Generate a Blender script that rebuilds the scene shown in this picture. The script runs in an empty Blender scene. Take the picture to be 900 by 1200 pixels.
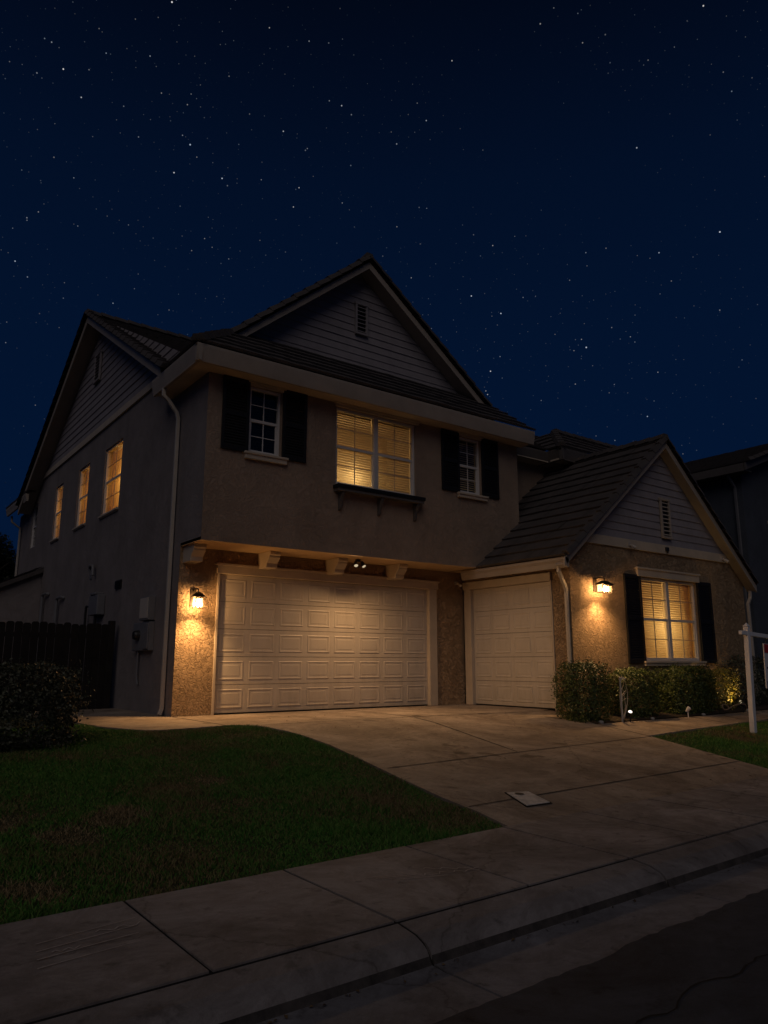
import bpy, bmesh, math, random
import numpy as np
from mathutils import Vector

random.seed(7)
RNG = np.random.default_rng(11)
R = math.radians
sc = bpy.context.scene
COL = sc.collection
ORG = {}


# ------------------------------------------------------------------ materials
def new_mat(name):
    m = bpy.data.materials.new(name)
    m.use_nodes = True
    nt = m.node_tree
    b = nt.nodes['Principled BSDF']
    return m, nt, b


def lin(c):
    return (c[0], c[1], c[2], 1.0)


def mat(name, col, rough=0.7, var=0.0, vscale=3.0, bump=0.0, bscale=60.0, metallic=0.0, spec=0.35, col2=None):
    """one base colour, broken up by noise, with an optional noise bump"""
    m, nt, b = new_mat(name)
    b.inputs['Roughness'].default_value = rough
    b.inputs['Metallic'].default_value = metallic
    b.inputs['Specular IOR Level'].default_value = spec
    b.inputs['Base Color'].default_value = lin(col)
    geo = nt.nodes.new('ShaderNodeNewGeometry')
    if var or col2:
        n = nt.nodes.new('ShaderNodeTexNoise')
        n.inputs['Scale'].default_value = vscale
        n.inputs['Detail'].default_value = 6
        n.inputs['Roughness'].default_value = 0.65
        nt.links.new(geo.outputs['Position'], n.inputs['Vector'])
        r = nt.nodes.new('ShaderNodeValToRGB')
        r.color_ramp.elements[0].position = 0.3
        r.color_ramp.elements[1].position = 0.7
        if col2:
            r.color_ramp.elements[0].color = lin(col)
            r.color_ramp.elements[1].color = lin(col2)
        else:
            r.color_ramp.elements[0].color = lin([c * (1 - var) for c in col])
            r.color_ramp.elements[1].color = lin([min(1, c * (1 + var)) for c in col])
        nt.links.new(n.outputs['Fac'], r.inputs['Fac'])
        nt.links.new(r.outputs['Color'], b.inputs['Base Color'])
    if bump:
        n2 = nt.nodes.new('ShaderNodeTexNoise')
        n2.inputs['Scale'].default_value = bscale
        n2.inputs['Detail'].default_value = 4
        nt.links.new(geo.outputs['Position'], n2.inputs['Vector'])
        bp = nt.nodes.new('ShaderNodeBump')
        bp.inputs['Strength'].default_value = 1.0
        bp.inputs['Distance'].default_value = bump
        nt.links.new(n2.outputs['Fac'], bp.inputs['Height'])
        nt.links.new(bp.outputs['Normal'], b.inputs['Normal'])
    return m


def stucco(name, col, depth=0.02):
    """trowelled lace stucco: raised flat islands with worm-like valleys, fine sand on top"""
    m, nt, b = new_mat(name)
    b.inputs['Roughness'].default_value = 0.85
    b.inputs['Specular IOR Level'].default_value = 0.2
    N, L = nt.nodes, nt.links
    geo = N.new('ShaderNodeNewGeometry')
    n1 = N.new('ShaderNodeTexNoise')
    n1.inputs['Scale'].default_value = 7.6
    n1.inputs['Detail'].default_value = 2.5
    n1.inputs['Distortion'].default_value = 2.8
    L.new(geo.outputs['Position'], n1.inputs['Vector'])
    # worm-like ridges: distance of the noise from its middle value
    sub = N.new('ShaderNodeMath'); sub.operation = 'SUBTRACT'; sub.inputs[1].default_value = 0.5
    L.new(n1.outputs['Fac'], sub.inputs[0])
    ab = N.new('ShaderNodeMath'); ab.operation = 'ABSOLUTE'
    L.new(sub.outputs[0], ab.inputs[0])
    mr = N.new('ShaderNodeMapRange')
    mr.inputs['From Min'].default_value = 0.0
    mr.inputs['From Max'].default_value = 0.075
    mr.interpolation_type = 'SMOOTHSTEP'
    L.new(ab.outputs[0], mr.inputs['Value'])
    n2 = N.new('ShaderNodeTexNoise')
    n2.inputs['Scale'].default_value = 110.0
    n2.inputs['Detail'].default_value = 3
    L.new(geo.outputs['Position'], n2.inputs['Vector'])
    mad = N.new('ShaderNodeMath'); mad.operation = 'MULTIPLY_ADD'
    mad.inputs[1].default_value = 0.05
    L.new(n2.outputs['Fac'], mad.inputs[0])
    L.new(mr.outputs['Result'], mad.inputs[2])
    bp = N.new('ShaderNodeBump')
    bp.inputs['Strength'].default_value = 1.0
    bp.inputs['Distance'].default_value = depth
    L.new(mad.outputs[0], bp.inputs['Height'])
    L.new(bp.outputs['Normal'], b.inputs['Normal'])
    n3 = N.new('ShaderNodeTexNoise')
    n3.inputs['Scale'].default_value = 1.3
    n3.inputs['Detail'].default_value = 7
    n3.inputs['Roughness'].default_value = 0.7
    L.new(geo.outputs['Position'], n3.inputs['Vector'])
    r = N.new('ShaderNodeValToRGB')
    r.color_ramp.elements[0].position = 0.3
    r.color_ramp.elements[1].position = 0.72
    r.color_ramp.elements[0].color = lin([c * 0.8 for c in col])
    r.color_ramp.elements[1].color = lin([c * 1.12 for c in col])
    L.new(n3.outputs['Fac'], r.inputs['Fac'])
    mp = N.new('ShaderNodeMapping'); mp.inputs['Scale'].default_value = (2.6, 2.6, 0.3)
    L.new(geo.outputs['Position'], mp.inputs['Vector'])
    n4 = N.new('ShaderNodeTexNoise'); n4.inputs['Scale'].default_value = 1.0; n4.inputs['Detail'].default_value = 5
    L.new(mp.outputs[0], n4.inputs['Vector'])
    r4 = N.new('ShaderNodeValToRGB')
    r4.color_ramp.elements[0].position = 0.34; r4.color_ramp.elements[0].color = (0.74, 0.72, 0.70, 1)
    r4.color_ramp.elements[1].position = 0.52; r4.color_ramp.elements[1].color = (1, 1, 1, 1)
    L.new(n4.outputs['Fac'], r4.inputs['Fac'])
    mx = N.new('ShaderNodeMix'); mx.data_type = 'RGBA'; mx.blend_type = 'MULTIPLY'; mx.inputs[0].default_value = 0.28
    L.new(r.outputs['Color'], mx.inputs[6]); L.new(r4.outputs['Color'], mx.inputs[7])
    L.new(mx.outputs[2], b.inputs['Base Color'])
    return m


def concrete(name, col, stain=0.5, tracks=False):
    m, nt, b = new_mat(name)
    N, L = nt.nodes, nt.links
    b.inputs['Roughness'].default_value = 0.82
    b.inputs['Specular IOR Level'].default_value = 0.25
    geo = N.new('ShaderNodeNewGeometry')

    def noise(scale, detail=6, rough=0.65, dist=0.0):
        n = N.new('ShaderNodeTexNoise')
        n.inputs['Scale'].default_value = scale
        n.inputs['Detail'].default_value = detail
        n.inputs['Roughness'].default_value = rough
        n.inputs['Distortion'].default_value = dist
        L.new(geo.outputs['Position'], n.inputs['Vector'])
        return n

    def ramp(n, p0, c0, p1, c1):
        r = N.new('ShaderNodeValToRGB')
        r.color_ramp.elements[0].position = p0
        r.color_ramp.elements[1].position = p1
        r.color_ramp.elements[0].color = lin(c0)
        r.color_ramp.elements[1].color = lin(c1)
        L.new(n.outputs['Fac'], r.inputs['Fac'])
        return r

    def mul(a, bb, f):
        x = N.new('ShaderNodeMix'); x.data_type = 'RGBA'; x.blend_type = 'MULTIPLY'
        x.inputs[0].default_value = f
        L.new(a, x.inputs[6]); L.new(bb, x.inputs[7])
        return x.outputs[2]

    base = ramp(noise(1.1), 0.3, [c * 0.78 for c in col], 0.72, [c * 1.15 for c in col])
    blot = ramp(noise(0.7, 7, 0.75, 1.2), 0.36, (0.42, 0.38, 0.36), 0.6, (1, 1, 1))
    spots = ramp(noise(7.5, 4, 0.6), 0.30, (0.30, 0.28, 0.27), 0.40, (1, 1, 1))
    grain = ramp(noise(190, 2), 0.3, (0.8, 0.8, 0.8), 0.7, (1.0, 1.0, 1.0))
    c = mul(base.outputs['Color'], blot.outputs['Color'], stain)
    c = mul(c, spots.outputs['Color'], 0.7 * stain)
    c = mul(c, grain.outputs['Color'], 0.8)
    scuff = ramp(noise(2.2, 8, 0.8, 3.0), 0.45, (0.62, 0.58, 0.56), 0.56, (1, 1, 1))
    c = mul(c, scuff.outputs['Color'], 0.55 * stain)
    vor = N.new('ShaderNodeTexVoronoi'); vor.feature = 'DISTANCE_TO_EDGE'
    vor.inputs['Scale'].default_value = 0.42
    wob = noise(3.0, 4)
    addv = N.new('ShaderNodeVectorMath'); addv.operation = 'ADD'
    sclv = N.new('ShaderNodeVectorMath'); sclv.operation = 'SCALE'; sclv.inputs['Scale'].default_value = 0.3
    L.new(wob.outputs['Color'], sclv.inputs[0])
    L.new(geo.outputs['Position'], addv.inputs[0]); L.new(sclv.outputs[0], addv.inputs[1])
    L.new(addv.outputs[0], vor.inputs['Vector'])
    cr = N.new('ShaderNodeValToRGB')
    cr.color_ramp.elements[0].position = 0.0
    cr.color_ramp.elements[0].color = (0.5, 0.47, 0.45, 1)
    cr.color_ramp.elements[1].position = 0.005
    cr.color_ramp.elements[1].color = (1, 1, 1, 1)
    L.new(vor.outputs['Distance'], cr.inputs['Fac'])
    c = mul(c, cr.outputs['Color'], 0.75)
    if tracks:                                                     # faint tyre tracks and oil drips where cars stand
        sp = N.new('ShaderNodeSeparateXYZ'); L.new(geo.outputs['Position'], sp.inputs[0])
        w_ = noise(0.9, 4)
        off = N.new('ShaderNodeMath'); off.operation = 'MULTIPLY_ADD'; off.inputs[1].default_value = 0.5
        L.new(w_.outputs['Fac'], off.inputs[0]); L.new(sp.outputs['X'], off.inputs[2])
        for xc, wd_, dk in ((6.75, 0.16, 0.72), (8.25, 0.16, 0.72), (9.45, 0.15, 0.78), (7.5, 0.22, 0.80)):
            sb = N.new('ShaderNodeMath'); sb.operation = 'SUBTRACT'; sb.inputs[1].default_value = xc + 0.25; L.new(off.outputs[0], sb.inputs[0])
            aa = N.new('ShaderNodeMath'); aa.operation = 'ABSOLUTE'; L.new(sb.outputs[0], aa.inputs[0])
            nn = noise(6.0, 5); ma = N.new('ShaderNodeMath'); ma.operation = 'MULTIPLY_ADD'; ma.inputs[1].default_value = 0.3
            L.new(nn.outputs['Fac'], ma.inputs[0]); L.new(aa.outputs[0], ma.inputs[2])
            rr = N.new('ShaderNodeValToRGB'); rr.color_ramp.elements[0].position = wd_ * 0.6; rr.color_ramp.elements[1].position = wd_ + 0.22
            rr.color_ramp.elements[0].color = (dk, dk * 0.98, dk * 0.96, 1); rr.color_ramp.elements[1].color = (1, 1, 1, 1)
            L.new(ma.outputs[0], rr.inputs['Fac'])
            c = mul(c, rr.outputs['Color'], 0.8)
        oil = ramp(noise(1.7, 3, 0.5), 0.30, (0.35, 0.33, 0.31), 0.35, (1, 1, 1))
        c = mul(c, oil.outputs['Color'], 0.8)
    L.new(c, b.inputs['Base Color'])
    nb = noise(70, 5)
    bp = N.new('ShaderNodeBump'); bp.inputs['Distance'].default_value = 0.004
    bp.inputs['Strength'].default_value = 1
    L.new(nb.outputs['Fac'], bp.inputs['Height'])
    L.new(bp.outputs['Normal'], b.inputs['Normal'])
    return m


def leafmat(name, c0, c1, c2=None, rough=0.45, patch=None, spec=0.4):
    """per-leaf colour from a random value per island; patch = colour of dry areas"""
    m, nt, b = new_mat(name)
    N, L = nt.nodes, nt.links
    b.inputs['Roughness'].default_value = rough
    b.inputs['Specular IOR Level'].default_value = spec
    geo = N.new('ShaderNodeNewGeometry')
    r = N.new('ShaderNodeValToRGB')
    r.color_ramp.elements[0].color = lin(c0)
    r.color_ramp.elements[1].color = lin(c1)
    if c2:
        e = r.color_ramp.elements.new(0.93); e.color = lin(c2)
    L.new(geo.outputs['Random Per Island'], r.inputs['Fac'])
    out = r.outputs['Color']
    if patch:
        n = N.new('ShaderNodeTexNoise'); n.inputs['Scale'].default_value = 0.75
        n.inputs['Detail'].default_value = 5; n.inputs['Roughness'].default_value = 0.6
        L.new(geo.outputs['Position'], n.inputs['Vector'])
        ad = N.new('ShaderNodeMath'); ad.operation = 'MULTIPLY_ADD'; ad.inputs[1].default_value = 0.22
        L.new(geo.outputs['Random Per Island'], ad.inputs[0]); L.new(n.outputs['Fac'], ad.inputs[2])
        rr = N.new('ShaderNodeMapRange'); rr.inputs['From Min'].default_value = 0.60
        rr.inputs['From Max'].default_value = 0.74
        L.new(ad.outputs[0], rr.inputs['Value'])
        mx = N.new('ShaderNodeMix'); mx.data_type = 'RGBA'
        L.new(rr.outputs['Result'], mx.inputs[0]); L.new(out, mx.inputs[6])
        mx.inputs[7].default_value = lin(patch)
        out = mx.outputs[2]
    L.new(out, b.inputs['Base Color'])
    return m


def translucent(name, col, trans=0.6):
    m = bpy.data.materials.new(name); m.use_nodes = True
    nt = m.node_tree; N, L = nt.nodes, nt.links
    for n in list(N):
        N.remove(n)
    o = N.new('ShaderNodeOutputMaterial')
    d = N.new('ShaderNodeBsdfDiffuse'); d.inputs['Color'].default_value = lin(col)
    t = N.new('ShaderNodeBsdfTranslucent'); t.inputs['Color'].default_value = lin(col)
    mx = N.new('ShaderNodeMixShader'); mx.inputs[0].default_value = trans
    L.new(d.outputs[0], mx.inputs[1]); L.new(t.outputs[0], mx.inputs[2]); L.new(mx.outputs[0], o.inputs[0])
    return m


def glass(name, tint=(0.85, 0.88, 0.9), refl=1.0):
    m = bpy.data.materials.new(name); m.use_nodes = True
    nt = m.node_tree; N, L = nt.nodes, nt.links
    for n in list(N):
        N.remove(n)
    o = N.new('ShaderNodeOutputMaterial')
    g = N.new('ShaderNodeBsdfGlossy'); g.inputs['Roughness'].default_value = 0.02
    g.inputs['Color'].default_value = (refl, refl, refl, 1)
    t = N.new('ShaderNodeBsdfTransparent'); t.inputs['Color'].default_value = lin(tint)
    f = N.new('ShaderNodeFresnel'); f.inputs['IOR'].default_value = 1.5
    mx = N.new('ShaderNodeMixShader')
    L.new(f.outputs[0], mx.inputs[0]); L.new(t.outputs[0], mx.inputs[1]); L.new(g.outputs[0], mx.inputs[2])
    L.new(mx.outputs[0], o.inputs[0])
    return m


def emit(name, col, s):
    m = bpy.data.materials.new(name); m.use_nodes = True
    nt = m.node_tree; N, L = nt.nodes, nt.links
    for n in list(N):
        N.remove(n)
    o = N.new('ShaderNodeOutputMaterial')
    e = N.new('ShaderNodeEmission'); e.inputs['Color'].default_value = lin(col); e.inputs['Strength'].default_value = s
    L.new(e.outputs[0], o.inputs[0])
    return m


def frosted(name):
    """lantern glass: mostly clear, a little milky so that it glows from the bulb behind it"""
    m = bpy.data.materials.new(name); m.use_nodes = True
    nt = m.node_tree; N, L = nt.nodes, nt.links
    for n in list(N):
        N.remove(n)
    o = N.new('ShaderNodeOutputMaterial')
    tr = N.new('ShaderNodeBsdfTransparent'); tr.inputs['Color'].default_value = (1, 0.97, 0.92, 1)
    t = N.new('ShaderNodeBsdfTranslucent'); t.inputs['Color'].default_value = (0.95, 0.92, 0.85, 1)
    mx = N.new('ShaderNodeMixShader'); mx.inputs[0].default_value = 0.07
    L.new(tr.outputs[0], mx.inputs[1]); L.new(t.outputs[0], mx.inputs[2]); L.new(mx.outputs[0], o.inputs[0])
    return m


M = {}
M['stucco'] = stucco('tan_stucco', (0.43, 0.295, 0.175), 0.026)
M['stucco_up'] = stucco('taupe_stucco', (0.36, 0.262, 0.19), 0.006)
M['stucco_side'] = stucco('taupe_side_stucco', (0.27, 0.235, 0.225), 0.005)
M['trim'] = mat('beige_trim_paint', (0.52, 0.43, 0.325), 0.55, 0.10, 2.5, 0.0015, 90)
M['fascia'] = mat('beige_fascia_paint', (0.37, 0.31, 0.25), 0.5, 0.12, 1.6, 0.001, 60)
M['siding'] = mat('grey_taupe_siding', (0.28, 0.25, 0.255), 0.7, 0.14, 3.0, 0.002, 45)
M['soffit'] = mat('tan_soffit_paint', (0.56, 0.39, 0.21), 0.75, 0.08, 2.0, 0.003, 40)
M['tile'] = mat('brown_concrete_tile', (0.10, 0.084, 0.078), 0.8, 0.35, 2.2, 0.005, 60, col2=(0.062, 0.054, 0.052))
M['door'] = mat('cream_door_paint', (0.55, 0.485, 0.405), 0.48, 0.07, 1.4, 0.0012, 160)
nt_ = M['door'].node_tree; b_ = nt_.nodes['Principled BSDF']
g_ = nt_.nodes.new('ShaderNodeNewGeometry'); mp_ = nt_.nodes.new('ShaderNodeMapping'); mp_.inputs['Scale'].default_value = (4, 4, 0.9)
nt_.links.new(g_.outputs['Position'], mp_.inputs['Vector'])
n_ = nt_.nodes.new('ShaderNodeTexNoise'); n_.inputs['Scale'].default_value = 1.6; n_.inputs['Detail'].default_value = 7; n_.inputs['Roughness'].default_value = 0.7
nt_.links.new(mp_.outputs[0], n_.inputs['Vector'])
s_ = nt_.nodes.new('ShaderNodeSeparateXYZ'); nt_.links.new(g_.outputs['Position'], s_.inputs[0])
a_ = nt_.nodes.new('ShaderNodeMapRange'); a_.inputs['From Min'].default_value = 0.62; a_.inputs['From Max'].default_value = 1.3
a_.inputs['To Min'].default_value = -0.16; a_.inputs['To Max'].default_value = 0.06
nt_.links.new(s_.outputs['Z'], a_.inputs['Value'])
c_ = nt_.nodes.new('ShaderNodeMath'); c_.operation = 'ADD'; nt_.links.new(n_.outputs['Fac'], c_.inputs[0]); nt_.links.new(a_.outputs['Result'], c_.inputs[1])
r_ = nt_.nodes.new('ShaderNodeValToRGB'); r_.color_ramp.elements[0].position = 0.28; r_.color_ramp.elements[1].position = 0.55
r_.color_ramp.elements[0].color = (0.84, 0.82, 0.79, 1); r_.color_ramp.elements[1].color = (1, 1, 1, 1)      # splash dirt and rain streaks
nt_.links.new(c_.outputs[0], r_.inputs['Fac'])
x_ = nt_.nodes.new('ShaderNodeMix'); x_.data_type = 'RGBA'; x_.blend_type = 'MULTIPLY'; x_.inputs[0].default_value = 1.0
nt_.links.new(b_.inputs['Base Color'].links[0].from_socket, x_.inputs[6]); nt_.links.new(r_.outputs['Color'], x_.inputs[7])
nt_.links.new(x_.outputs[2], b_.inputs['Base Color'])
M['shutter'] = mat('black_shutter_paint', (0.012, 0.011, 0.011), 0.5, 0.2, 6)
M['vinyl'] = mat('white_vinyl_frame', (0.62, 0.58, 0.54), 0.35, 0.05, 6)
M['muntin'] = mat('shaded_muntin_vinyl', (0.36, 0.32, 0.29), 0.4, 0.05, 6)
M['pane'] = glass('window_glass')
M['darkroom'] = mat('dark_room_paint', (0.05, 0.05, 0.055), 0.9)
M['room'] = mat('cream_room_paint', (0.6, 0.5, 0.36), 0.9)
M['blind'] = translucent('cream_blind', (0.66, 0.55, 0.38), 0.42)
M['blind_dark'] = translucent('grey_blind', (0.08, 0.083, 0.088), 0.2)
M['curtain'] = translucent('amber_curtain', (0.72, 0.50, 0.22), 0.6)
M['concrete'] = concrete('driveway_concrete', (0.42, 0.345, 0.275), 0.75, tracks=True)
M['walk'] = concrete('sidewalk_concrete', (0.355, 0.318, 0.30), 0.8)
M['curb'] = concrete('curb_concrete', (0.31, 0.28, 0.268), 0.7)
M['gutter'] = concrete('gutter_concrete', (0.26, 0.25, 0.262), 0.8)
M['curbface'] = mat('shade_and_dirt_curb_face', (0.020, 0.018, 0.017), 0.9, 0, 9, 0.003, 60, col2=(0.085, 0.072, 0.065))  # shade of the curb face painted in together with gutter dirt
M['asphalt'] = concrete('asphalt', (0.068, 0.073, 0.088), 0.8)
M['joint'] = mat('dark_joint_dirt', (0.012, 0.010, 0.009), 0.95, 0.3, 20)
M['soil'] = mat('dark_soil', (0.045, 0.034, 0.024), 0.95, 0.4, 6, 0.02, 30)
M['turf'] = mat('turf_thatch', (0.035, 0.045, 0.014), 0.95, 0.4, 3, 0.02, 50, col2=(0.055, 0.05, 0.022))
M['grass'] = leafmat('grass_blades', (0.030, 0.155, 0.014), (0.075, 0.29, 0.032), (0.14, 0.23, 0.055), 0.65, patch=(0.20, 0.145, 0.07), spec=0.15)
M['straw'] = leafmat('straw_blades', (0.16, 0.12, 0.06), (0.34, 0.25, 0.13), None, 0.7, spec=0.15)
M['leaf'] = leafmat('hedge_leaves', (0.016, 0.04, 0.008), (0.05, 0.10, 0.018), (0.12, 0.15, 0.035), 0.42)
M['leaf_dark'] = leafmat('dark_hedge_leaves', (0.010, 0.016, 0.006), (0.024, 0.036, 0.011), (0.15, 0.15, 0.10), 0.35, spec=0.25)
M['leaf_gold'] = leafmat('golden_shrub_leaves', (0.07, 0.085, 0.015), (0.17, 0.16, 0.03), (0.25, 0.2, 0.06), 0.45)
M['treeleaf'] = leafmat('tree_leaves', (0.010, 0.016, 0.006), (0.022, 0.03, 0.010), None, 0.5)
M['stem'] = mat('brown_stem', (0.07, 0.05, 0.035), 0.9, 0.3, 30)
M['bark'] = mat('dark_bark', (0.06, 0.045, 0.033), 0.95, 0.3, 12, 0.02, 20)
M['paletwig'] = mat('pale_bare_twig', (0.55, 0.47, 0.36), 0.6, 0.15, 30)
M['black'] = mat('black_metal', (0.015, 0.014, 0.013), 0.45, 0.2, 20, spec=0.5)
M['bronze'] = mat('bronze_metal', (0.045, 0.030, 0.018), 0.5, 0.2, 20, metallic=0.4)
M['frost'] = frosted('lantern_glass')
M['bulb_dim'] = emit('dim_lit_bulb', (1.0, 0.80, 0.5), 0.6)
M['bulb_white'] = emit('lit_white_lens', (1.0, 0.86, 0.72), 2.5)
M['pipe'] = mat('cream_downspout', (0.50, 0.44, 0.37), 0.4, 0.08, 4)
M['grey'] = mat('grey_utility_metal', (0.17, 0.165, 0.17), 0.5, 0.12, 5, spec=0.5)
M['fence'] = mat('weathered_shaded_board', (0.014, 0.011, 0.009), 0.9, 0.4, 4, 0.004, 50)  # fence stands in shadow, put into its near-black base colour
M['signwhite'] = mat('white_sign_vinyl', (0.66, 0.66, 0.68), 0.35, 0.05, 4)
M['signred'] = mat('red_sign_print', (0.42, 0.03, 0.025), 0.4)
M['signblue'] = mat('navy_sign_print', (0.03, 0.035, 0.12), 0.4)
M['lid'] = mat('pale_utility_lid', (0.56, 0.52, 0.47), 0.7, 0.35, 14, 0.003, 80)
M['chalk'] = mat('chalk_mark', (0.43, 0.38, 0.35), 0.95, 0.2, 40)
M['nstucco'] = stucco('neighbour_stucco', (0.085, 0.095, 0.115), 0.006)  # neighbour's shadowed walls: the shade is put into the base colour
M['dimtrim'] = mat('dark_and_shaded_trim', (0.11, 0.095, 0.085), 0.6, 0.1, 3)  # shelf trim; on recessed eaves and neighbour, shade put into the colour
M['stone'] = mat('pale_stone', (0.42, 0.38, 0.33), 0.8, 0.2, 12, 0.01, 25)
M['hose'] = mat('tan_hose', (0.30, 0.20, 0.12), 0.5, 0.1, 8)


# ------------------------------------------------------------------ mesh helpers
class Fr:
    """a frame on a wall: o origin, u along the wall, n outward; v is up"""
    def __init__(s, o, u, n):
        s.o, s.u, s.n = Vector(o), Vector(u).normalized(), Vector(n).normalized()

    def p(s, u, v, d=0.0):
        return s.o + s.u * u + Vector((0, 0, 1)) * v + s.n * d


WORLD = Fr((0, 0, 0), (1, 0, 0), (0, -1, 0))


class MB:
    def __init__(s):
        s.v, s.f = [], []

    def add(s, pts, faces):
        b = len(s.v)
        s.v += [tuple(p) for p in pts]
        s.f += [tuple(b + i for i in f) for f in faces]

    def face(s, pts):
        s.add(pts, [tuple(range(len(pts)))])

    def hexa(s, p):
        s.add(p, [(0, 3, 2, 1), (4, 5, 6, 7), (0, 1, 5, 4), (1, 2, 6, 5), (2, 3, 7, 6), (3, 0, 4, 7)])

    def box(s, x0, x1, y0, y1, z0, z1):
        s.hexa([(x0, y0, z0), (x1, y0, z0), (x1, y1, z0), (x0, y1, z0),
                (x0, y0, z1), (x1, y0, z1), (x1, y1, z1), (x0, y1, z1)])

    def fbox(s, F, u0, u1, v0, v1, d0, d1):
        s.hexa([F.p(u0, v0, d1), F.p(u1, v0, d1), F.p(u1, v0, d0), F.p(u0, v0, d0),
                F.p(u0, v1, d1), F.p(u1, v1, d1), F.p(u1, v1, d0), F.p(u0, v1, d0)])

    def prism(s, poly, ext):
        n = len(poly); e = Vector(ext)
        a = [Vector(p) for p in poly]
        s.add(a + [p + e for p in a],
              [tuple(reversed(range(n))), tuple(range(n, 2 * n))] +
              [(i, (i + 1) % n, n + (i + 1) % n, n + i) for i in range(n)])

    def tube(s, pts, r, n=8, cap=True):
        pts = [Vector(p) for p in pts]
        rr = r if isinstance(r, (list, tuple)) else [r] * len(pts)
        rings = []
        prev = None
        for i, p in enumerate(pts):
            if i == 0:
                t = pts[1] - p
            elif i == len(pts) - 1:
                t = p - pts[i - 1]
            else:
                t = (pts[i + 1] - p).normalized() + (p - pts[i - 1]).normalized()
            t.normalize()
            ref = prev if prev is not None else (Vector((0, 0, 1)) if abs(t.z) < 0.9 else Vector((1, 0, 0)))
            a = (ref - t * ref.dot(t))
            if a.length < 1e-5:
                a = t.orthogonal()
            a.normalize(); b = t.cross(a); prev = a
            rings.append([p + a * math.cos(2 * math.pi * (k + 0.5) / n) * rr[i] + b * math.sin(2 * math.pi * (k + 0.5) / n) * rr[i] for k in range(n)])
        base = [q for ring in rings for q in ring]
        fs = []
        for i in range(len(pts) - 1):
            for k in range(n):
                fs.append((i * n + k, i * n + (k + 1) % n, (i + 1) * n + (k + 1) % n, (i + 1) * n + k))
        if cap:
            fs.append(tuple(reversed(range(n))))
            fs.append(tuple((len(pts) - 1) * n + k for k in range(n)))
        s.add(base, fs)

    def lathe(s, c, prof, n=16):
        c = Vector(c)
        pts, fs = [], []
        for r, z in prof:
            for k in range(n):
                a = 2 * math.pi * k / n
                pts.append(c + Vector((r * math.cos(a), r * math.sin(a), z)))
        for i in range(len(prof) - 1):
            for k in range(n):
                fs.append((i * n + k, i * n + (k + 1) % n, (i + 1) * n + (k + 1) % n, (i + 1) * n + k))
        fs.append(tuple(reversed(range(n))))
        fs.append(tuple((len(prof) - 1) * n + k for k in range(n)))
        s.add(pts, fs)

    def build(s, name, m, parent=None, smooth=False, bevel=0.0):
        o0 = Vector(ORG.get(parent.name, (0, 0, 0))) if parent else Vector((0, 0, 0))
        me = bpy.data.meshes.new(name)
        me.from_pydata([tuple(Vector(p) - o0) for p in s.v], [], s.f)
        me.materials.append(M[m] if isinstance(m, str) else m)
        if smooth:
            me.polygons.foreach_set('use_smooth', [True] * len(me.polygons))
        me.update()
        o = bpy.data.objects.new(name, me)
        COL.objects.link(o)
        if parent:
            o.parent = parent
            ORG[o.name] = tuple(o0)
        if bevel:
            b = o.modifiers.new('bevel', 'BEVEL'); b.width = bevel; b.segments = 2
            b.limit_method = 'ANGLE'; b.angle_limit = R(40)
        return o


def tag(o, label=None, cat=None, group=None, kind=None):
    if label: o['label'] = label
    if cat: o['category'] = cat
    if group: o['group'] = group
    if kind: o['kind'] = kind
    return o


def thing(name, loc, label, cat, group=None):
    o = bpy.data.objects.new(name, None)
    o.empty_display_size = 0.2
    COL.objects.link(o)
    o.location = loc
    ORG[o.name] = tuple(loc)
    return tag(o, label, cat, group)


def np_mesh(name, verts, faces_n, nper, m, parent=None):
    """fast mesh from arrays: verts (N,3), faces all with nper corners"""
    o0 = np.array(ORG.get(parent.name, (0, 0, 0))) if parent else np.zeros(3)
    me = bpy.data.meshes.new(name)
    verts = (verts - o0).astype(np.float32)
    me.vertices.add(len(verts)); me.vertices.foreach_set('co', verts.ravel())
    nf = len(faces_n)
    me.loops.add(nf * nper); me.loops.foreach_set('vertex_index', faces_n.astype(np.int32).ravel())
    me.polygons.add(nf)
    me.polygons.foreach_set('loop_start', np.arange(0, nf * nper, nper, dtype=np.int32))
    me.polygons.foreach_set('loop_total', np.full(nf, nper, dtype=np.int32))
    me.materials.append(M[m])
    me.update(calc_edges=True)
    o = bpy.data.objects.new(name, me); COL.objects.link(o)
    if parent:
        o.parent = parent; ORG[o.name] = tuple(o0)
    return o


def clip2(poly, a, b, c):
    """keep the part of a 2-D polygon where a*x + b*y <= c"""
    out = []
    n = len(poly)
    for i in range(n):
        p, q = poly[i], poly[(i + 1) % n]
        dp, dq = a * p[0] + b * p[1] - c, a * q[0] + b * q[1] - c
        if dp <= 0:
            out.append(p)
        if (dp < 0 < dq) or (dq < 0 < dp):
            t = dp / (dp - dq)
            out.append((p[0] + (q[0] - p[0]) * t, p[1] + (q[1] - p[1]) * t))
    return out


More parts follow.
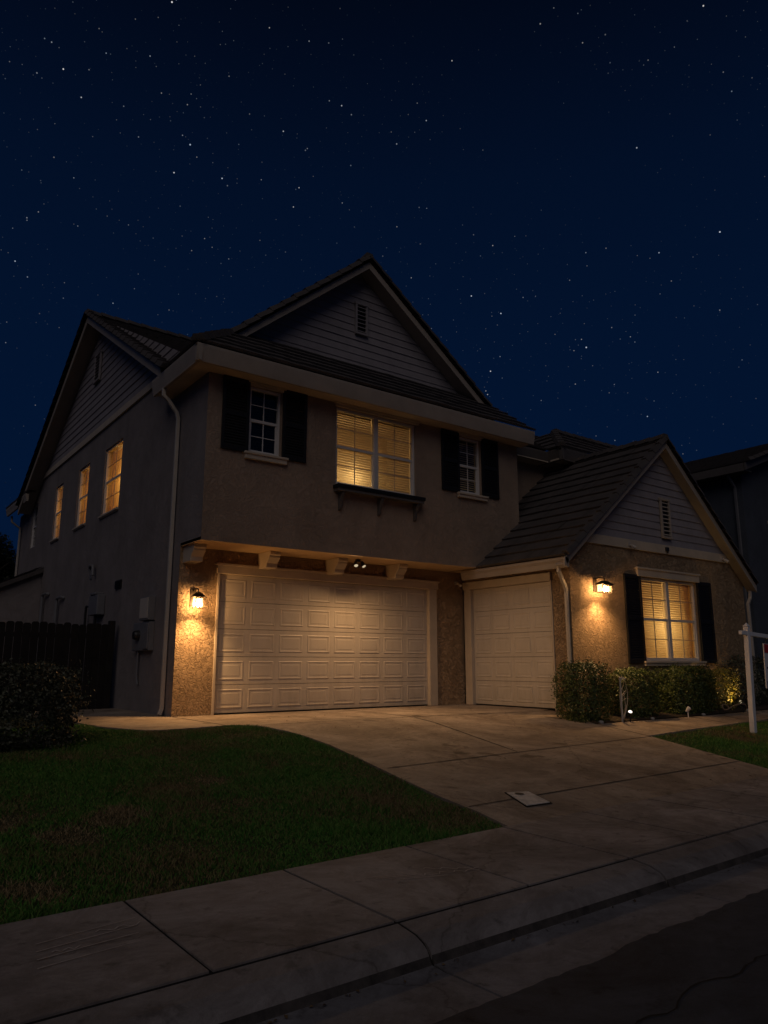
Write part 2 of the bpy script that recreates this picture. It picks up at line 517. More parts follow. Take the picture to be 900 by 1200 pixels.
def wall_holes(mb, F, u0, u1, v0, v1, holes, depth=0.14):
    us = sorted({u0, u1} | {h[0] for h in holes} | {h[1] for h in holes})
    vs = sorted({v0, v1} | {h[2] for h in holes} | {h[3] for h in holes})
    for i in range(len(us) - 1):
        for j in range(len(vs) - 1):
            cu, cv = (us[i] + us[i + 1]) / 2, (vs[j] + vs[j + 1]) / 2
            if any(h[0] < cu < h[1] and h[2] < cv < h[3] for h in holes):
                continue
            mb.face([F.p(us[i], vs[j]), F.p(us[i + 1], vs[j]), F.p(us[i + 1], vs[j + 1]), F.p(us[i], vs[j + 1])])
    for a, b, c, d in holes:
        mb.face([F.p(a, c), F.p(a, c, -depth), F.p(b, c, -depth), F.p(b, c)])
        mb.face([F.p(a, d), F.p(b, d), F.p(b, d, -depth), F.p(a, d, -depth)])
        mb.face([F.p(a, c), F.p(a, d), F.p(a, d, -depth), F.p(a, c, -depth)])
        mb.face([F.p(b, c), F.p(b, c, -depth), F.p(b, d, -depth), F.p(b, d)])


def siding(mb, F, tri, ex=0.175):
    """lapped boards over a convex outline given in (u, v)"""
    vmin = min(p[1] for p in tri); vmax = max(p[1] for p in tri)
    v = vmin
    while v < vmax - 0.01:
        w = min(v + ex, vmax)
        poly = clip2(clip2(tri, 0, -1, -v), 0, 1, w)
        if len(poly) >= 3:
            j = random.uniform(-0.003, 0.003)
            d = lambda y: 0.022 + j - 0.018 * (y - v) / ex
            mb.face([F.p(x, y, d(y)) for x, y in poly])
            low = [p for p in poly if abs(p[1] - v) < 1e-4]
            if len(low) >= 2:
                a, b = min(low), max(low)
                mb.face([F.p(a[0], v, 0.0), F.p(b[0], v, 0.0), F.p(b[0], v, 0.022 + j), F.p(a[0], v, 0.022 + j)])
        v = w


def tiles(mb, pts, ex=0.36, wd=0.30, lift=0.05):
    """courses of flat concrete tiles over a convex plane polygon"""
    pts = [Vector(p) for p in pts]
    n = None
    for i in range(1, len(pts) - 1):
        c = (pts[i] - pts[0]).cross(pts[i + 1] - pts[0])
        if n is None or c.length > n.length:
            n = c
    n.normalize()
    if n.z < 0:
        n = -n
    U = Vector((0, 0, 1)).cross(n).normalized()
    S = n.cross(U).normalized()
    if S.z < 0:
        S = -S; U = -U
    o = min(pts, key=lambda p: p.dot(S))
    q = [((p - o).dot(U), (p - o).dot(S)) for p in pts]
    mb.face([p for p in pts])                                     # deck below
    s, row = 0.0, 0
    umin, umax = min(a for a, b in q), max(a for a, b in q)
    smax = max(b for a, b in q)
    P = lambda u, v, d: o + U * u + S * v + n * d
    while s < smax - 0.02:
        t = min(s + ex, smax)
        strip = clip2(clip2(q, 0, -1, -s), 0, 1, t)
        u = umin - wd * (0.5 if row % 2 else 0.0) - random.random() * 0.05
        while u < umax and len(strip) >= 3:
            a, b = u + 0.004, u + wd - 0.004
            poly = clip2(clip2(strip, -1, 0, -a), 1, 0, b)
            if len(poly) >= 3:
                j = random.uniform(-0.005, 0.005)
                tl = random.uniform(-0.006, 0.006)
                d = lambda y, x: lift + j + tl * (x - a) / wd - (lift - 0.012) * (y - s) / ex
                mb.face([P(x, y, d(y, x)) for x, y in poly])
                low = [p for p in poly if abs(p[1] - s) < 1e-4]
                if len(low) >= 2:
                    e, f = min(low), max(low)
                    mb.face([P(e[0], s, 0.004), P(f[0], s, 0.004), P(f[0], s, d(s, f[0])), P(e[0], s, d(s, e[0]))])
            u += wd
        s = t; row += 1


def caps(mb, a, b, w=0.13, h=0.09, step=0.36):
    """a row of overlapping cap tiles along a ridge, hip or rake"""
    a, b = Vector(a), Vector(b)
    L = (b - a).length; t = (b - a).normalized()
    side = t.cross(Vector((0, 0, 1))).normalized(); up = side.cross(t).normalized()
    n = max(1, int(round(L / step))); st = L / n
    for i in range(n):
        p, q = a + t * (st * i), a + t * (st * (i + 1) + 0.03)
        j = random.uniform(-0.008, 0.008)
        A = [p - side * w + up * (-0.02 + j), p - side * w * 0.6 + up * (h + j), p + side * w * 0.6 + up * (h + j), p + side * w + up * (-0.02 + j)]
        B = [q - side * w * 0.94 + up * -0.04, q - side * w * 0.56 + up * (h - 0.03), q + side * w * 0.56 + up * (h - 0.03), q + side * w * 0.94 + up * -0.04]
        mb.add(A + B, [(0, 1, 2, 3), (7, 6, 5, 4), (0, 4, 5, 1), (1, 5, 6, 2), (2, 6, 7, 3)])


def board(mb, a, b, depth, nrm, th=0.04, drop=0.0):
    """a plank along a-b, hanging down `depth`, thickness th along nrm"""
    a, b, nrm = Vector(a), Vector(b), Vector(nrm)
    z = Vector((0, 0, 1))
    a = a - z * drop; b = b - z * drop
    mb.hexa([a - z * depth, b - z * depth, b - z * depth + nrm * th, a - z * depth + nrm * th, a, b, b + nrm * th, a + nrm * th])


# ------------------------------------------------------------------ the terrain
SH = 0.026                                       # the street runs slightly askew to the house
def zr(x, y):
    yb = y - SH * x
    return 0.12 + max(0.0, min(0.48, 0.09 * (yb - 4.69)))


def strip(name, prof, m, xs, kind='structure', gap=0.0):
    """profile [(y, z)...] swept along x (sheared like the street), split into slabs at xs"""
    mb = MB()
    for i in range(len(xs) - 1):
        a, b = xs[i] + gap / 2, xs[i + 1] - gap / 2
        dz = random.uniform(-0.002, 0.002)
        n = len(prof)
        pts = [(a, y + SH * a, z + dz) for y, z in prof] + [(b, y + SH * b, z + dz) for y, z in prof]
        mb.add(pts, [(j, n + j, n + j + 1, j + 1) for j in range(n - 1)])
        if gap:
            for e in (0, n):
                mb.add([pts[e + j] for j in range(n)] + [(pts[e + j][0], pts[e + j][1], pts[e + j][2] - 0.06) for j in range(n)],
                       [(j, j + 1, n + j + 1, n + j) for j in range(n - 1)])
            for e in (0, n - 1):
                y, z = prof[e]
                mb.face([(a, y + SH * a, z + dz), (b, y + SH * b, z + dz), (b, y + SH * b, z - 0.06), (a, y + SH * a, z - 0.06)])
    return tag(mb.build(name, m), kind=kind)


def sheet(name, poly, m, dz=0.0, kind='structure', cuts=(4.69, 10.0233), parent=None, edge=0.0):
    bm = bmesh.new()
    vs = [bm.verts.new((x, y, 0)) for x, y in poly]
    bm.faces.new(vs)
    nrm = Vector((-SH, 1, 0)).normalized()
    for c in cuts:
        bmesh.ops.bisect_plane(bm, geom=bm.verts[:] + bm.edges[:] + bm.faces[:], plane_co=(0, c, 0), plane_no=nrm)
    if edge:
        be = [e for e in bm.edges if len(e.link_faces) == 1]
        r = bmesh.ops.extrude_edge_only(bm, edges=be)
        low = {v for v in r['geom'] if isinstance(v, bmesh.types.BMVert)}
    else:
        low = set()
    for v in bm.verts:
        v.co.z = zr(v.co.x, v.co.y) + dz - (edge if v in low else 0)
    bmesh.ops.triangulate(bm, faces=[f for f in bm.faces if len(f.verts) > 4])
    bmesh.ops.recalc_face_normals(bm, faces=bm.faces)
    me = bpy.data.meshes.new(name); bm.to_mesh(me); bm.free()
    up = sum(p.normal.z * p.area for p in me.polygons)
    if up < 0:
        me.flip_normals()
    me.materials.append(M[m])
    o = bpy.data.objects.new(name, me); COL.objects.link(o)
    if kind: tag(o, kind=kind)
    return o


# bare ground reaching the horizon, always a little under what lies on it
g = MB()
prof = [(-400, -0.12), (2.3, -0.12), (4.69, -0.03), (10.03, 0.42), (400, 0.42)]
for i in range(len(prof) - 1):
    (y0, z0), (y1, z1) = prof[i], prof[i + 1]
    g.face([(-400, y0 - SH * 400, z0), (400, y0 + SH * 400, z0), (400, y1 + SH * 400, z1), (-400, y1 - SH * 400, z1)])
tag(g.build('ground', 'soil'), kind='structure')

a = MB()
xs = [-200] + [-8 + 0.06 * k for k in range(480)] + [200]
ed = [2.62 + random.uniform(-0.012, 0.012) + 0.02 * math.sin(x * 1.7) + 0.012 * math.sin(x * 5.3) for x in xs]
for i in range(len(xs) - 1):
    for y0, z0, y1, z1 in ((-9, -.02, -3, .06), (-3, .06, None, .014)):
        p0, p1 = (y1, y1) if y1 is not None else (ed[i], ed[i + 1])
        a.face([(xs[i], y0 + SH * xs[i], z0), (xs[i + 1], y0 + SH * xs[i + 1], z0), (xs[i + 1], p1 + SH * xs[i + 1], z1), (xs[i], p0 + SH * xs[i], z1)])
tag(a.build('road', 'asphalt'), kind='structure')
JX = [1.59 + 1.085 * k for k in range(-24, 48)]
CX = [x for i, x in enumerate(JX) if i % 2 == 1]
strip('gutter', [(2.50, 0.004), (3.02, -0.012), (3.115, -0.008)], 'gutter', CX, gap=0.016)
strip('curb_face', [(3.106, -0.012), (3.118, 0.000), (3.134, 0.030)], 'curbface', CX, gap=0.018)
strip('curb', [(3.135, 0.030), (3.150, 0.052), (3.170, 0.068), (3.200, 0.081), (3.25, 0.098), (3.40, 0.116)], 'curb', CX, gap=0.018)
strip('sidewalk', [(3.432, 0.121), (4.69, 0.122)], 'walk', JX, gap=0.02)
strip('joint_bed', [(2.52, -0.006), (3.02, -0.019), (3.118, -0.015), (3.155, 0.028), (3.195, 0.068), (3.255, 0.091), (3.40, 0.109), (4.70, 0.114)], 'joint', [-60, 80])

LE = [(4.91, 4.82), (4.99, 5.28), (5.02, 5.79), (5.14, 6.62), (5.28, 7.45), (5.44, 8.5), (5.46, 9.2), (5.42, 9.6), (5.3, 10.0), (5.12, 10.35), (4.9, 10.48)]
SLAB = [(4.34, 10.36), (3.85, 10.3), (3.64, 10.4), (3.5, 10.7), (3.3, 11.4), (3.2, 13.0), (3.2, 15.7), (4.85, 15.7)]
DRIVE = LE + SLAB + [(4.85, 12.63), (11.64, 12.63), (11.64, 10.0), (11.5, 9.5), (11.05, 8.62), (11.67, 8.62), (14.6, 8.66), (18, 8.85), (40, 9.6), (40, 8.9),
                     (22, 8.35), (16, 7.95), (12.4, 7.64), (10.9, 7.47), (10.6, 6.6), (10.3, 5.7), (10.05, 4.955)]
sheet('driveway', DRIVE, 'concrete', 0.0, edge=0.10)


def joint(poly):
    """a saw cut / felt joint in the slab: a narrow dark strip following the slope"""
    mb = MB()
    for (xa, ya), (xb, yb) in zip(poly[:-1], poly[1:]):
        n = 10
        for i in range(n):
            p = (xa + (xb - xa) * i / n, ya + (yb - ya) * i / n); q = (xa + (xb - xa) * (i + 1) / n, ya + (yb - ya) * (i + 1) / n)
            d = Vector((q[0] - p[0], q[1] - p[1], 0)).normalized(); s = Vector((-d.y, d.x, 0)) * random.uniform(0.008, 0.013)
            P = Vector((p[0], p[1], zr(*p) + 0.004)); Q = Vector((q[0], q[1], zr(*q) + 0.004))
            mb.face([P - s, Q - s, Q + s, P + s])
    return mb


for pl in ([(5.30, 7.08), (7.5, 7.22), (10.86, 7.40)], [(5.03, 5.44), (7.3, 5.52), (10.22, 5.62)], [(7.60, 7.24), (8.15, 9.58), (8.35, 12.6)],
           [(10.86, 7.40), (11.06, 8.6)], [(14.0, 7.80), (14.05, 8.62)], [(5.2, 10.2), (8.2, 10.22), (11.6, 10.1)], [(4.86, 10.5), (4.86, 12.6)], [(16.9, 8.05), (16.95, 8.78)]):
    tag(joint(pl).build('driveway_joint', 'joint'), kind='structure')

LAWN = [(-30, 4.70 - SH * 30 + 0.02)] + [(LE[0][0], 4.83)] + LE[1:] + SLAB[:6] + [(2.9, 15.7), (-30, 15.7)]
RLAWN = [(10.09, 4.97), (10.34, 5.7), (10.64, 6.6), (10.93, 7.44), (12.4, 7.61), (16, 7.92), (22, 8.32), (40, 8.86), (40, 5.75)]
sheet('lawn_soil', LAWN, 'turf', -0.03)
sheet('lawn_soil', RLAWN, 'turf', -0.03)
BED = [(11.5, 9.5), (11.05, 8.64), (11.67, 8.64), (14.6, 8.68), (18, 8.87), (40, 9.62), (40, 20), (18.3, 20), (18.3, 9.52)]
sheet('planting_bed', BED, 'soil', 0.015)


def inside(px, py, poly):
    r = np.zeros(len(px), bool)
    n = len(poly)
    for i in range(n):
        x0, y0 = poly[i]; x1, y1 = poly[(i + 1) % n]
        if y0 == y1: continue
        c = ((y0 > py) != (y1 > py)) & (px < (x1 - x0) * (py - y0) / (y1 - y0) + x0)
        r ^= c
    return r


DRY = [(1.15, 6.75, .42), (1.6, 6.2, .32), (2.1, 6.5, .36), (1.15, 5.2, .30), (0.7, 5.9, .4), (3.3, 7.4, .22), (0.3, 7.6, .5)]


def grass(name, poly, x0, x1, y0, y1, dens, label):
    n = int((x1 - x0) * (y1 - y0) * dens)
    px = RNG.uniform(x0, x1, n); py = RNG.uniform(y0, y1, n)
    k = inside(px + RNG.normal(0, 0.018, n), py + RNG.normal(0, 0.018, n), poly)
    px, py = px[k], py[k]; n = len(px)
    yb = py - SH * px
    pz = 0.12 + np.clip(0.09 * (yb - 4.69), 0, 0.48) - 0.031
    clump = 0.75 + 0.35 * np.sin(px * 3.1 + np.sin(py * 2.3) * 2) * np.sin(py * 2.7 + px)
    h = RNG.uniform(0.022, 0.055, n) * clump
    a = RNG.uniform(0, 2 * np.pi, n); w = RNG.uniform(0.0022, 0.0048, n)
    la = RNG.uniform(0, 2 * np.pi, n); le = h * RNG.uniform(0.3, 1.5, n)
    dx, dy = np.cos(a) * w, np.sin(a) * w
    lx, ly = np.cos(la) * le, np.sin(la) * le
    v = np.empty((n, 5, 3))
    v[:, 0] = np.stack([px - dx, py - dy, pz], 1)
    v[:, 1] = np.stack([px + dx, py + dy, pz], 1)
    v[:, 2] = np.stack([px + dx * .7 + lx * .35, py + dy * .7 + ly * .35, pz + h * .65], 1)
    v[:, 3] = np.stack([px - dx * .7 + lx * .35, py - dy * .7 + ly * .35, pz + h * .65], 1)
    v[:, 4] = np.stack([px + lx, py + ly, pz + h], 1)
    i = np.arange(n)[:, None] * 5
    tris = np.concatenate([i + np.array([[0, 1, 2]]), i + np.array([[0, 2, 3]]), i + np.array([[3, 2, 4]])], 1).reshape(-1, 3)
    d = np.zeros(n)
    for cx, cy, r in DRY:
        d = np.maximum(d, np.exp(-(((px - cx) / r) ** 2 + ((py - cy) / (r * 1.1)) ** 2)))
    d = d + 0.18 * np.sin(px * 9 + np.sin(py * 6)) * np.sin(py * 8 + px * 2) + RNG.normal(0, 0.16, n)
    dry = d > 0.55
    tr = tris.reshape(n, 3, 3)
    o = np_mesh(name, v.reshape(-1, 3), tr[~dry].reshape(-1, 3), 3, 'grass')
    if dry.sum() > 500:
        v[dry, 1:, 2] -= 0.012 * RNG.random(dry.sum())[:, None]
        k = dry & (RNG.random(n) < 0.75)
        q = np_mesh('dry_grass', v.reshape(-1, 3), tr[k].reshape(-1, 3), 3, 'straw')
        tag(q, 'straw coloured dry patches in the lawn nearest the left edge', 'dry grass', kind='stuff')
    return tag(o, label, 'grass', kind='stuff')


grass('lawn_grass', LAWN, -1.5, 5.6, 4.6, 12.0, 6500, 'dark green mown lawn left of the driveway with dry straw patches')
grass('lawn_grass', LAWN, -8, -1.5, 4.2, 15.0, 1500, 'thinner mown grass further left, beyond the hedge')
grass('lawn_grass', RLAWN, 10, 19, 4.9, 8.4, 4500, 'small wedge of mown grass around the sign post')


# ------------------------------------------------------------------ the house
house = thing('two_storey_house', (8.5, 16, 0.6), 'tan two-storey stucco house with two garage doors and lit porch lanterns, filling the picture', 'house')
X0, YG, YU, XR, YR = 4.85, 12.64, 11.73, 11.65, 9.53
FU = Fr((0, YU, 0), (1, 0, 0), (0, -1, 0))          # upper street front
FG = Fr((0, YG, 0), (1, 0, 0), (0, -1, 0))          # garage wall
FL = Fr((X0, 0, 0), (0, -1, 0), (-1, 0, 0))         # left side wall, u = -y
FW = Fr((0, YR, 0), (1, 0, 0), (0, -1, 0))          # wing street front
FD = Fr((XR, 0, 0), (0, -1, 0), (-1, 0, 0))         # wing side wall with the small garage door


def window(F, u0, u1, v0, v1, cols, style, rec=0.07, power=0.0, lit=(1.0, 0.60, 0.24), hot=None, sashes=((0, 1),), label=None, tall=4):
    """double-hung window in a wall opening: frame + glass + blind or curtain + the room behind"""
    fr = MB(); mu = MB(); gl = MB(); sl = MB(); rm = MB()
    W, H = u1 - u0, v1 - v0
    e = 0.045
    fr.fbox(F, u0, u0 + e, v0, v1, -rec - 0.05, -rec + 0.035)
    fr.fbox(F, u1 - e, u1, v0, v1, -rec - 0.05, -rec + 0.035)
    fr.fbox(F, u0 + e, u1 - e, v1 - e, v1, -rec - 0.05, -rec + 0.035)
    fr.fbox(F, u0 + e, u1 - e, v0, v0 + e, -rec - 0.05, -rec + 0.035)
    edges = [u0 + e]
    for s in range(cols - 1):
        c = u0 + W * (s + 1) / cols
        fr.fbox(F, c - 0.05, c + 0.05, v0 + e, v1 - e, -rec - 0.05, -rec + 0.03)
        edges += [c - 0.05, c + 0.05]
    edges.append(u1 - e)
    vm = v0 + H * 0.5
    for s in range(cols):
        a, b = edges[2 * s], edges[2 * s + 1]
        fr.fbox(F, a, b, vm - 0.028, vm + 0.028, -rec - 0.035, -rec + 0.018)
        fr.fbox(F, a, a + 0.028, v0 + e, vm - 0.028, -rec - 0.03, -rec + 0.008)
        fr.fbox(F, b - 0.028, b, v0 + e, vm - 0.028, -rec - 0.03, -rec + 0.008)
        fr.fbox(F, a + 0.028, b - 0.028, v0 + e, v0 + e + 0.03, -rec - 0.03, -rec + 0.008)
        gl.face([F.p(a, v0 + e, -rec - 0.018), F.p(b, v0 + e, -rec - 0.018), F.p(b, v1 - e, -rec - 0.018), F.p(a, v1 - e, -rec - 0.018)])
        m = (a + b) / 2
        mu.fbox(F, m - 0.009, m + 0.009, v0 + e + 0.03, vm - 0.028, -rec - 0.014, -rec - 0.003)
        mu.fbox(F, m - 0.009, m + 0.009, vm + 0.028, v1 - e, -rec - 0.014, -rec - 0.003)
        for q0, q1 in ((v0 + e + 0.03, vm - 0.028), (vm + 0.028, v1 - e)):
            c = (q0 + q1) / 2
            mu.fbox(F, a, m - 0.009, c - 0.008, c + 0.008, -rec - 0.014, -rec - 0.003)
            mu.fbox(F, m + 0.009, b, c - 0.008, c + 0.008, -rec - 0.014, -rec - 0.003)
        if 'blind' in style:
            z = v0 + e
            while z < v1 - e - 0.02:
                j = random.uniform(-0.002, 0.002); q = -rec
                A = [(z, q - 0.066 + j), (z + 0.026, q - 0.072 + j), (z + 0.044, q - 0.088 + j), (z + 0.052, q - 0.106 + j)]   # one curved slat
                for (za, da), (zb, db) in zip(A[:-1], A[1:]):
                    sl.face([F.p(a + 0.01, za, da), F.p(b - 0.01, za, da), F.p(b - 0.01, zb, db), F.p(a + 0.01, zb, db)])
                z += 0.050
            sl.fbox(F, a + 0.006, b - 0.006, v1 - e - 0.03, v1 - e, -rec - 0.11, -rec - 0.06)
    fo = fr.build('window', 'vinyl', house, bevel=0.004)
    if label: fo['label'] = label
    mu.build('muntin', 'vinyl' if style == 'darkblind' else 'muntin', fo)
    gl.build('pane', 'pane', fo)
    if sl.v:
        sl.build('blind', 'blind_dark' if style == 'darkblind' else 'blind', fo)
    if 'curtain' in style:
        n = 60
        lo, hi = v0 + 0.02, v1 - 0.02
        for (f0, f1) in (((0.0, 0.47), (0.53, 1.0)) if style == 'curtain' else ((0.0, 0.16), (0.84, 1.0))):
            pts = []; cu = MB()
            for i in range(n + 1):
                t = f0 + (f1 - f0) * i / n
                u = u0 + W * t
                d = -rec - 0.165 + 0.022 * math.sin(t * W * 62 + 1.3 * math.sin(t * 9))
                pts.append((u, d))
            cu.add([F.p(u, lo, d) for u, d in pts] + [F.p(u, hi, d) for u, d in pts],
                   [(i, i + 1, n + 2 + i, n + 1 + i) for i in range(n)])
            cu.build('curtain', 'curtain', fo, smooth=True)
    D = 1.0
    A = [F.p(u0, v0, -0.125), F.p(u1, v0, -0.125), F.p(u1, v1, -0.125), F.p(u0, v1, -0.125)]
    B = [F.p(u0, v0, -D), F.p(u1, v0, -D), F.p(u1, v1, -D), F.p(u0, v1, -D)]
    rm.add(A + B, [(4, 5, 6, 7), (0, 1, 5, 4), (1, 2, 6, 5), (2, 3, 7, 6), (3, 0, 4, 7)])
    rm.build('room', 'room' if power else 'darkroom', fo)
    if power:
        hu, hv, hd = hot or (0.5, 0.45, 0.7)
        ld = bpy.data.lights.new('room_lamp', 'POINT'); ld.energy = power; ld.color = lit; ld.shadow_soft_size = 0.12
        lo_ = bpy.data.objects.new('room_lamp', ld); COL.objects.link(lo_)
        lo_.parent = fo
        lo_.location = F.p(u0 + W * hu, v0 + H * hv, -hd) - Vector(ORG[house.name])
    return fo


# --- walls
mb = MB()
hU = [(5.66, 6.30, 5.22, 6.48), (7.53, 9.53, 4.90, 6.48), (10.78, 11.42, 5.18, 6.48)]
wall_holes(mb, FU, X0, 12.64, 3.552, 6.60, hU)
mb.face([(12.64, YU, 3.552), (12.64, 12.6, 3.552), (12.64, 12.6, 6.6), (12.64, YU, 6.6)])
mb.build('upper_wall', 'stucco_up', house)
mb = MB()
mb.fbox(FG, X0 + 0.003, 5.60, 0.60, 3.55, -0.2, 0.0)
mb.fbox(FG, 5.60, 10.82, 3.12, 3.55, -0.2, 0.0)
mb.fbox(FG, 10.82, XR, 0.60, 3.55, -0.2, 0.0)
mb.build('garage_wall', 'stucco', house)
mb = MB()
hL = [(-17.85, -16.52, 4.90, 6.55), (-20.2, -19.2, 4.95, 6.55), (-22.72, -21.88, 4.95, 6.55), (-25.75, -25.0, 5.1, 6.5)]
wall_holes(mb, FL, -26.2, -YG, 0.40, 7.20, hL)
mb.face([FL.p(-YG, 3.552), FL.p(-YU, 3.552), FL.p(-YU, 6.6), FL.p(-YG, 6.6)])
mb.fbox(FL, -28.4, -26.2, 0.4, 6.6, -0.6, -0.12)
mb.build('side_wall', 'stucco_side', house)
mb = MB()
mb.fbox(FD, -12.58, -12.37, 0.55, 3.15, -0.2, 0.0)
mb.fbox(FD, -10.02, -YR - 0.004, 0.45, 3.15, -0.2, 0.0)
mb.fbox(FD, -12.58, -YR - 0.004, 3.15, 3.60, -0.2, 0.0)
mb.build('wing_side_wall', 'stucco', house)
mb = MB()
hW = [(13.98, 16.12, 1.54, 3.33)]
wall_holes(mb, FW, XR, 18.3, 0.40, 3.50, hW)
mb.face([FW.p(XR, 3.50), FW.p(18.3, 3.50), FW.p(17.85, 3.95), FW.p(12.05, 3.95)])
mb.face([(18.3, YR, 0.4), (18.3, 16, 0.4), (18.3, 16, 3.5), (18.3, YR, 3.5)])
mb.build('wing_front_wall', 'stucco', house)
mb = MB()
mb.box(12.645, 19.0, 12.60, 12.9, 3.0, 6.6)
mb.box(14.75, 19.0, 12.15, 12.595, 3.0, 6.6)
mb.box(18.8, 19.0, 12.9, 26, 0.4, 6.6)
mb.box(4.86, 18.8, 26.0, 26.2, 0.4, 7.0)
mb.build('rear_wall', 'stucco_up', house)

# --- soffits and the lit underside of the overhang
mb = MB()
mb.box(X0, 12.64, YU + 0.002, YG - 0.002, 3.545, 3.60)
mb.build('overhang_soffit', 'soffit', house)
mb = MB()
mb.box(4.47, X0 - 0.002, 11.33, 13.48, 6.56, 6.60)
mb.box(X0 - 0.002, 12.78, 11.33, YU - 0.002, 6.56, 6.60)
mb.box(12.80, 19.0, 12.23, 12.598, 6.56, 6.60)
mb.box(14.33, 19.0, 11.78, 12.148, 6.562, 6.60)
mb.box(4.5, X0 - 0.002, 13.5, 25.4, 6.9, 6.92) if False else None
mb.build('eave_soffit', 'trim', house)

# --- fascia / gutters
def gutter(a, b, z0, z1, nrm, th=0.10, m='fascia'):
    mb = MB()
    """K-style gutter profile between a and b (xy), outward nrm"""
    n = Vector((nrm[0], nrm[1], 0)); A = Vector((a[0], a[1], 0)); B = Vector((b[0], b[1], 0)); z = Vector((0, 0, 1))
    pr = [(0, z0), (0.055, z0), (0.075, z0 + 0.10), (th, z1 - 0.05), (th, z1), (th - 0.012, z1), (0, z1 - 0.012)]
    pa = [A + n * (d - th) + z * h for d, h in pr]; pb = [B + n * (d - th) + z * h for d, h in pr]
    k = len(pr)
    mb.add(pa + pb, [tuple(range(k)), tuple(reversed(range(k, 2 * k)))] + [(i, k + i, k + (i + 1) % k, (i + 1) % k) for i in range(k)])
    return mb.build('eave_fascia', m, house, bevel=0.004)
gutter((4.43, 11.28), (12.80, 11.28), 6.54, 6.85, (0, -1))
gutter((4.43, 11.282), (4.43, 13.52), 6.542, 6.852, (-1, 0))
gutter((12.82, 12.19), (15.2, 12.19), 6.56, 6.83, (0, -1), m='dimtrim')
gutter((14.30, 11.74), (19.0, 11.74), 6.54, 6.85, (0, -1), m='dimtrim')
gutter((14.30, 11.742), (14.30, 12.58), 6.542, 6.852, (-1, 0), m='dimtrim')
gutter((11.24, 12.27), (11.24, 9.27), 3.32, 3.52, (-1, 0))
gutter((4.43, 24.9), (4.43, 28.1), 6.50, 6.74, (-1, 0))

# --- roof planes
mb = MB()
zr1 = 10.56; kf = 0.817; ks = 0.72
tiles(mb, [(4.43, 11.28, 6.87), (12.82, 11.28, 6.87), (12.82, 13.05, 8.14), (5.99, 13.05, 8.14)])                 # skirt
tiles(mb, [(4.43, 11.28, 6.87), (5.58, 12.6, 6.87 + kf * 1.15), (8.93, 12.6, zr1 + .04), (8.93, 19.0, zr1 + .04), (8.85, 19.0, zr1 - .17), (4.43, 12.8, 6.87)])
tiles(mb, [(8.93, 12.6, zr1 + .04), (12.82, 12.6, zr1 + .04 - kf * 3.89), (12.82, 19, zr1 + .04 - kf * 3.89), (8.93, 19, zr1 + .04)])
tiles(mb, [(4.43, 12.7, 6.80), (8.85, 19, 10.45), (4.43, 19, 10.45)])                                              # side gable, near slope
tiles(mb, [(4.43, 19, 10.45), (19.2, 19, 10.45), (19.2, 26.0, 6.40), (4.43, 26.0, 6.40)])                          # far slope
tiles(mb, [(12.7, 12.2, 6.87), (19.2, 12.2, 6.87), (19.2, 19, 10.45), (12.7, 19, 10.45)])                          # recessed right part
tiles(mb, [(14.28, 11.73, 6.87), (19.2, 11.73, 6.87), (19.2, 13.0, 7.78), (15.55, 13.0, 7.78)])                    # right bay
tiles(mb, [(14.28, 11.73, 6.87), (15.55, 13.0, 7.78), (15.55, 14.6, 7.78), (14.28, 14.6, 6.87)])
tiles(mb, [(4.43, 24.9, 6.76), (4.43, 28.15, 6.76), (6.0, 28.15, 7.2), (6.0, 24.9, 7.2)])
for a, b in (((4.43, 11.28, 6.90), (5.6, 12.62, 7.85)), ((8.93, 12.58, zr1 + .08), (8.93, 19, zr1 + .08)), ((4.4, 19, 10.48), (9.0, 19, 10.48)),
             ((14.28, 11.73, 6.9), (15.55, 13.0, 7.8)), ((15.55, 13.0, 7.8), (19.2, 13.0, 7.8))):
    caps(mb, a, b)
for a, b in (((5.62, 12.60, 7.84), (8.93, 12.60, zr1 + .06)), ((12.66, 12.60, 7.80), (8.93, 12.60, zr1 + .06)),
             ((4.43, 12.8, 6.90), (4.43, 19, 10.50)), ((4.43, 25.9, 6.52), (4.43, 19, 10.50))):
    caps(mb, a, b, w=0.10, h=0.08)
mb.build('main_roof', 'tile', house)
mb = MB()
kl, kr = 0.86, 0.90
zp = 6.55; xp = 14.95
tiles(mb, [(11.23, 9.26, 3.54), (11.23, 12.62, 3.54), (xp, 12.62, zp + .02), (xp, 9.26, zp + .02)])
tiles(mb, [(xp, 9.26, zp + .02), (xp, 12.62, zp + .02), (18.47, 12.62, zp + .02 - kr * 3.52), (18.47, 9.26, zp + .02 - kr * 3.52)])
tiles(mb, [(xp, 12.62, zp + .02), (xp, 17, zp + .02), (18.47, 17, zp + .02 - kr * 3.52), (18.47, 12.62, zp + .02 - kr * 3.52)])
caps(mb, (xp, 9.24, zp + .05), (xp, 12.6, zp + .05))
caps(mb, (11.25, 9.27, 3.58), (xp, 9.27, zp + .04), w=0.09, h=0.075)
caps(mb, (18.45, 9.27, 3.46), (xp, 9.27, zp + .04), w=0.09, h=0.075)
mb.build('wing_roof', 'tile', house)

